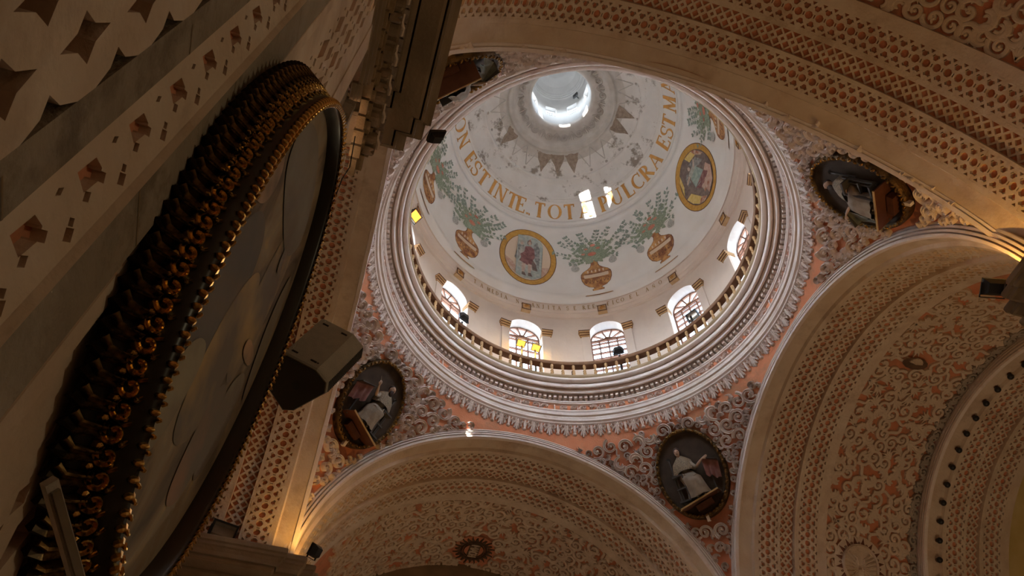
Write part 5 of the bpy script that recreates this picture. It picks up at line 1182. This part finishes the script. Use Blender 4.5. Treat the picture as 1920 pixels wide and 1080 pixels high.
mb = MB(); mb.add([face+WU*.205+LU*.05+NU*.002+WU*.006*math.cos(t)+LU*.006*math.sin(t) for t in [2*PI*i/10 for i in range(10)]], [tuple(range(10))]); mb.obj('screw', BLACK, spk)
PH = cen-LU*.006; mb = MB(); mb.add([PH+(WU*math.cos(t)+WU.cross(LU)*math.sin(t))*.028 for t in [2*PI*i/16 for i in range(16)]], [tuple(range(16))]); mb.obj('pole_socket', BLACK, spk)
# perforated grille on the chamfered front, as ribs
gb = (HX[3]-HX[2]).normalized(); g0, g1 = HX[2], HX[3]
for k in range(26):
    mb = MB(); c = g0.lerp(g1, .5)+LU*(.02+(Ls-.04)*k/25); mb.box(c+(c-cen-LU*(c-cen).dot(LU)).normalized()*.002, (.006, (g1-g0).length*.96, .006), Matrix((LU, gb, LU.cross(gb))).transposed()); mb.obj('grille_rib', SPKD, spk)
mb = MB(); tube(mb, [cen+LU*Ls*.5-Vector((.10, 0, 0)), (-5.08, -5.42, 3.95), (-5.23, -5.42, 3.95)], [.022, .022, .022], 8); mb.box((-5.22, -5.42, 3.95), (.02, .14, .18)); mb.obj('wall_bracket', SPKD, spk)

# ---------------- floodlights
def flood(name, label, loc, aim, s, lit=False, up=(0, 0, 1), stand=None, group=None, power=0, deep=.5):
    o = bpy.data.objects.new(name, None); COL.objects.link(o); o.matrix_world = frame(loc, aim, up); tag(o, label, 'floodlight', group)
    mb = MB(); w, h, d = s, s*.8, s*deep
    V = [(x*w/2*k, y*h/2*k, z) for z, k in ((0, 1), (-d*.35, 1), (-d, .62)) for x, y in ((-1, -1), (1, -1), (1, 1), (-1, 1))]
    mb.add(V, [(i*4+j, i*4+(j+1) % 4, (i+1)*4+(j+1) % 4, (i+1)*4+j) for i in range(2) for j in range(4)]+[(11, 10, 9, 8)])
    k = .84; V = [(-w/2, -h/2, 0), (w/2, -h/2, 0), (w/2, h/2, 0), (-w/2, h/2, 0), (-w/2*k, -h/2*k, 0), (w/2*k, -h/2*k, 0), (w/2*k, h/2*k, 0), (-w/2*k, h/2*k, 0)]
    mb.add([(x, y, z+.006) for x, y, z in V], [(j, (j+1) % 4, 4+(j+1) % 4, 4+j) for j in range(4)])
    mb.obj('housing', BLACK, o)
    mb = MB()
    if lit: mb.add([(x, y, -.004) for x, y, z in V[4:]], [(0, 1, 2, 3)]); mb.obj('lit_glass', YLW, o)
    else:
        mb.add([(-w/2*k, h/2*k*math.sin(a), -.10*s*math.cos(a)) for a in [rad(-90+18*i) for i in range(11)]]+[(w/2*k, h/2*k*math.sin(a), -.10*s*math.cos(a)) for a in [rad(-90+18*i) for i in range(11)]], [(i, i+1, 12+i, 11+i) for i in range(10)]); mb.obj('reflector', DIMG, o)
    mb = MB()
    for e in (-1, 1): mb.box((e*(w/2+.012), -h*.2, -d*.3), (.012, h*.9, .03))
    mb.box((0, -h*.65, -d*.3), (w+.036, .012, .03)); mb.obj('yoke', BLACK, o)
    return o
flood('floodlight', 'black floodlight with silver reflector on the lower left cornice', (-6.30, 4.50, 10.14), (.05, -.95, -.55), .50, up=(.1, 0, 1), deep=.4)
flood('floodlight', 'small black floodlight angled on the corner of the far left cornice', (-4.56, 4.42, 10.06), (-.9, .3, .5), .30, up=(0, -.5, 1))
flood('floodlight', 'black floodlight at the tip of the near left cornice', (-4.27, -4.70, 9.72), (-.5, -.2, .8), .20, up=(0, 1, 0))
flood('floodlight', 'black boxy floodlight on a bracket above the near right cornice', (4.47, -4.55, 10.12), (.3, .3, 1), .32, up=(0, -.6, 1))
for i, (a, z, lb) in enumerate(((92.6, 18.47, 'left of the two lit yellow floodlights behind the balustrade'), (86.9, 18.42, 'right of the two lit yellow floodlights behind the balustrade'))):
    c = Vector((4.58*math.cos(rad(a)), 4.58*math.sin(rad(a)), z)); flood('floodlight', lb, c, (-c.x*.8-.9, -c.y*.8-2, -12), .27, True, up=(0, 1, .2), group='lit lamps on the balustrade')
c = Vector((4.45*math.cos(rad(156.0)), 4.45*math.sin(rad(156.0)), 19.35)); flood('floodlight', 'lit yellow floodlight high at the left edge of the drum', c, (.9, -.9, -1.6), .34, True, up=(0, 0, 1), group='lit lamps on the balustrade')
for a, z, lb in ((116.9, 18.35, 'unlit black floodlight at the far left drum window'), (56.8, 18.15, 'unlit black floodlight at the drum window right of centre')):
    c = Vector((4.60*math.cos(rad(a)), 4.60*math.sin(rad(a)), z)); flood('floodlight', lb, c, (c.x*.2, c.y*.2, -.12), .30, up=(0, 0, 1))
c = Vector((4.72*math.cos(rad(28)), 4.72*math.sin(rad(28)), 18.42)); flood('floodlight', 'grey glass floodlight leaning in the right drum window', c, (-c.x, -c.y, -2.5), .36, up=(0, 0, 1), deep=.3)
for a, z0, z1, lb in ((92.2, 17.0, 18.40, 'under the left lit floodlight'), (87.2, 17.0, 18.35, 'under the right lit floodlight'), (74.0, 17.0, 17.55, 'between the two central windows'), (56.8, 17.0, 18.0, 'at the window right of centre'), (116.9, 17.0, 18.2, 'at the far left window'), (28.0, 17.0, 18.3, 'under the grey glass floodlight')):
    mb = MB(); x, y = 4.62*math.cos(rad(a)), 4.62*math.sin(rad(a)); mb.box((x, y, (z0+z1)/2), (.05, .05, z1-z0)); mb.box((x, y, z0+.01), (.2, .2, .02))
    tag(mb.obj('lamp_post', BLACK), 'short black iron post behind the balustrade, '+lb, 'post', 'iron posts behind the balustrade')
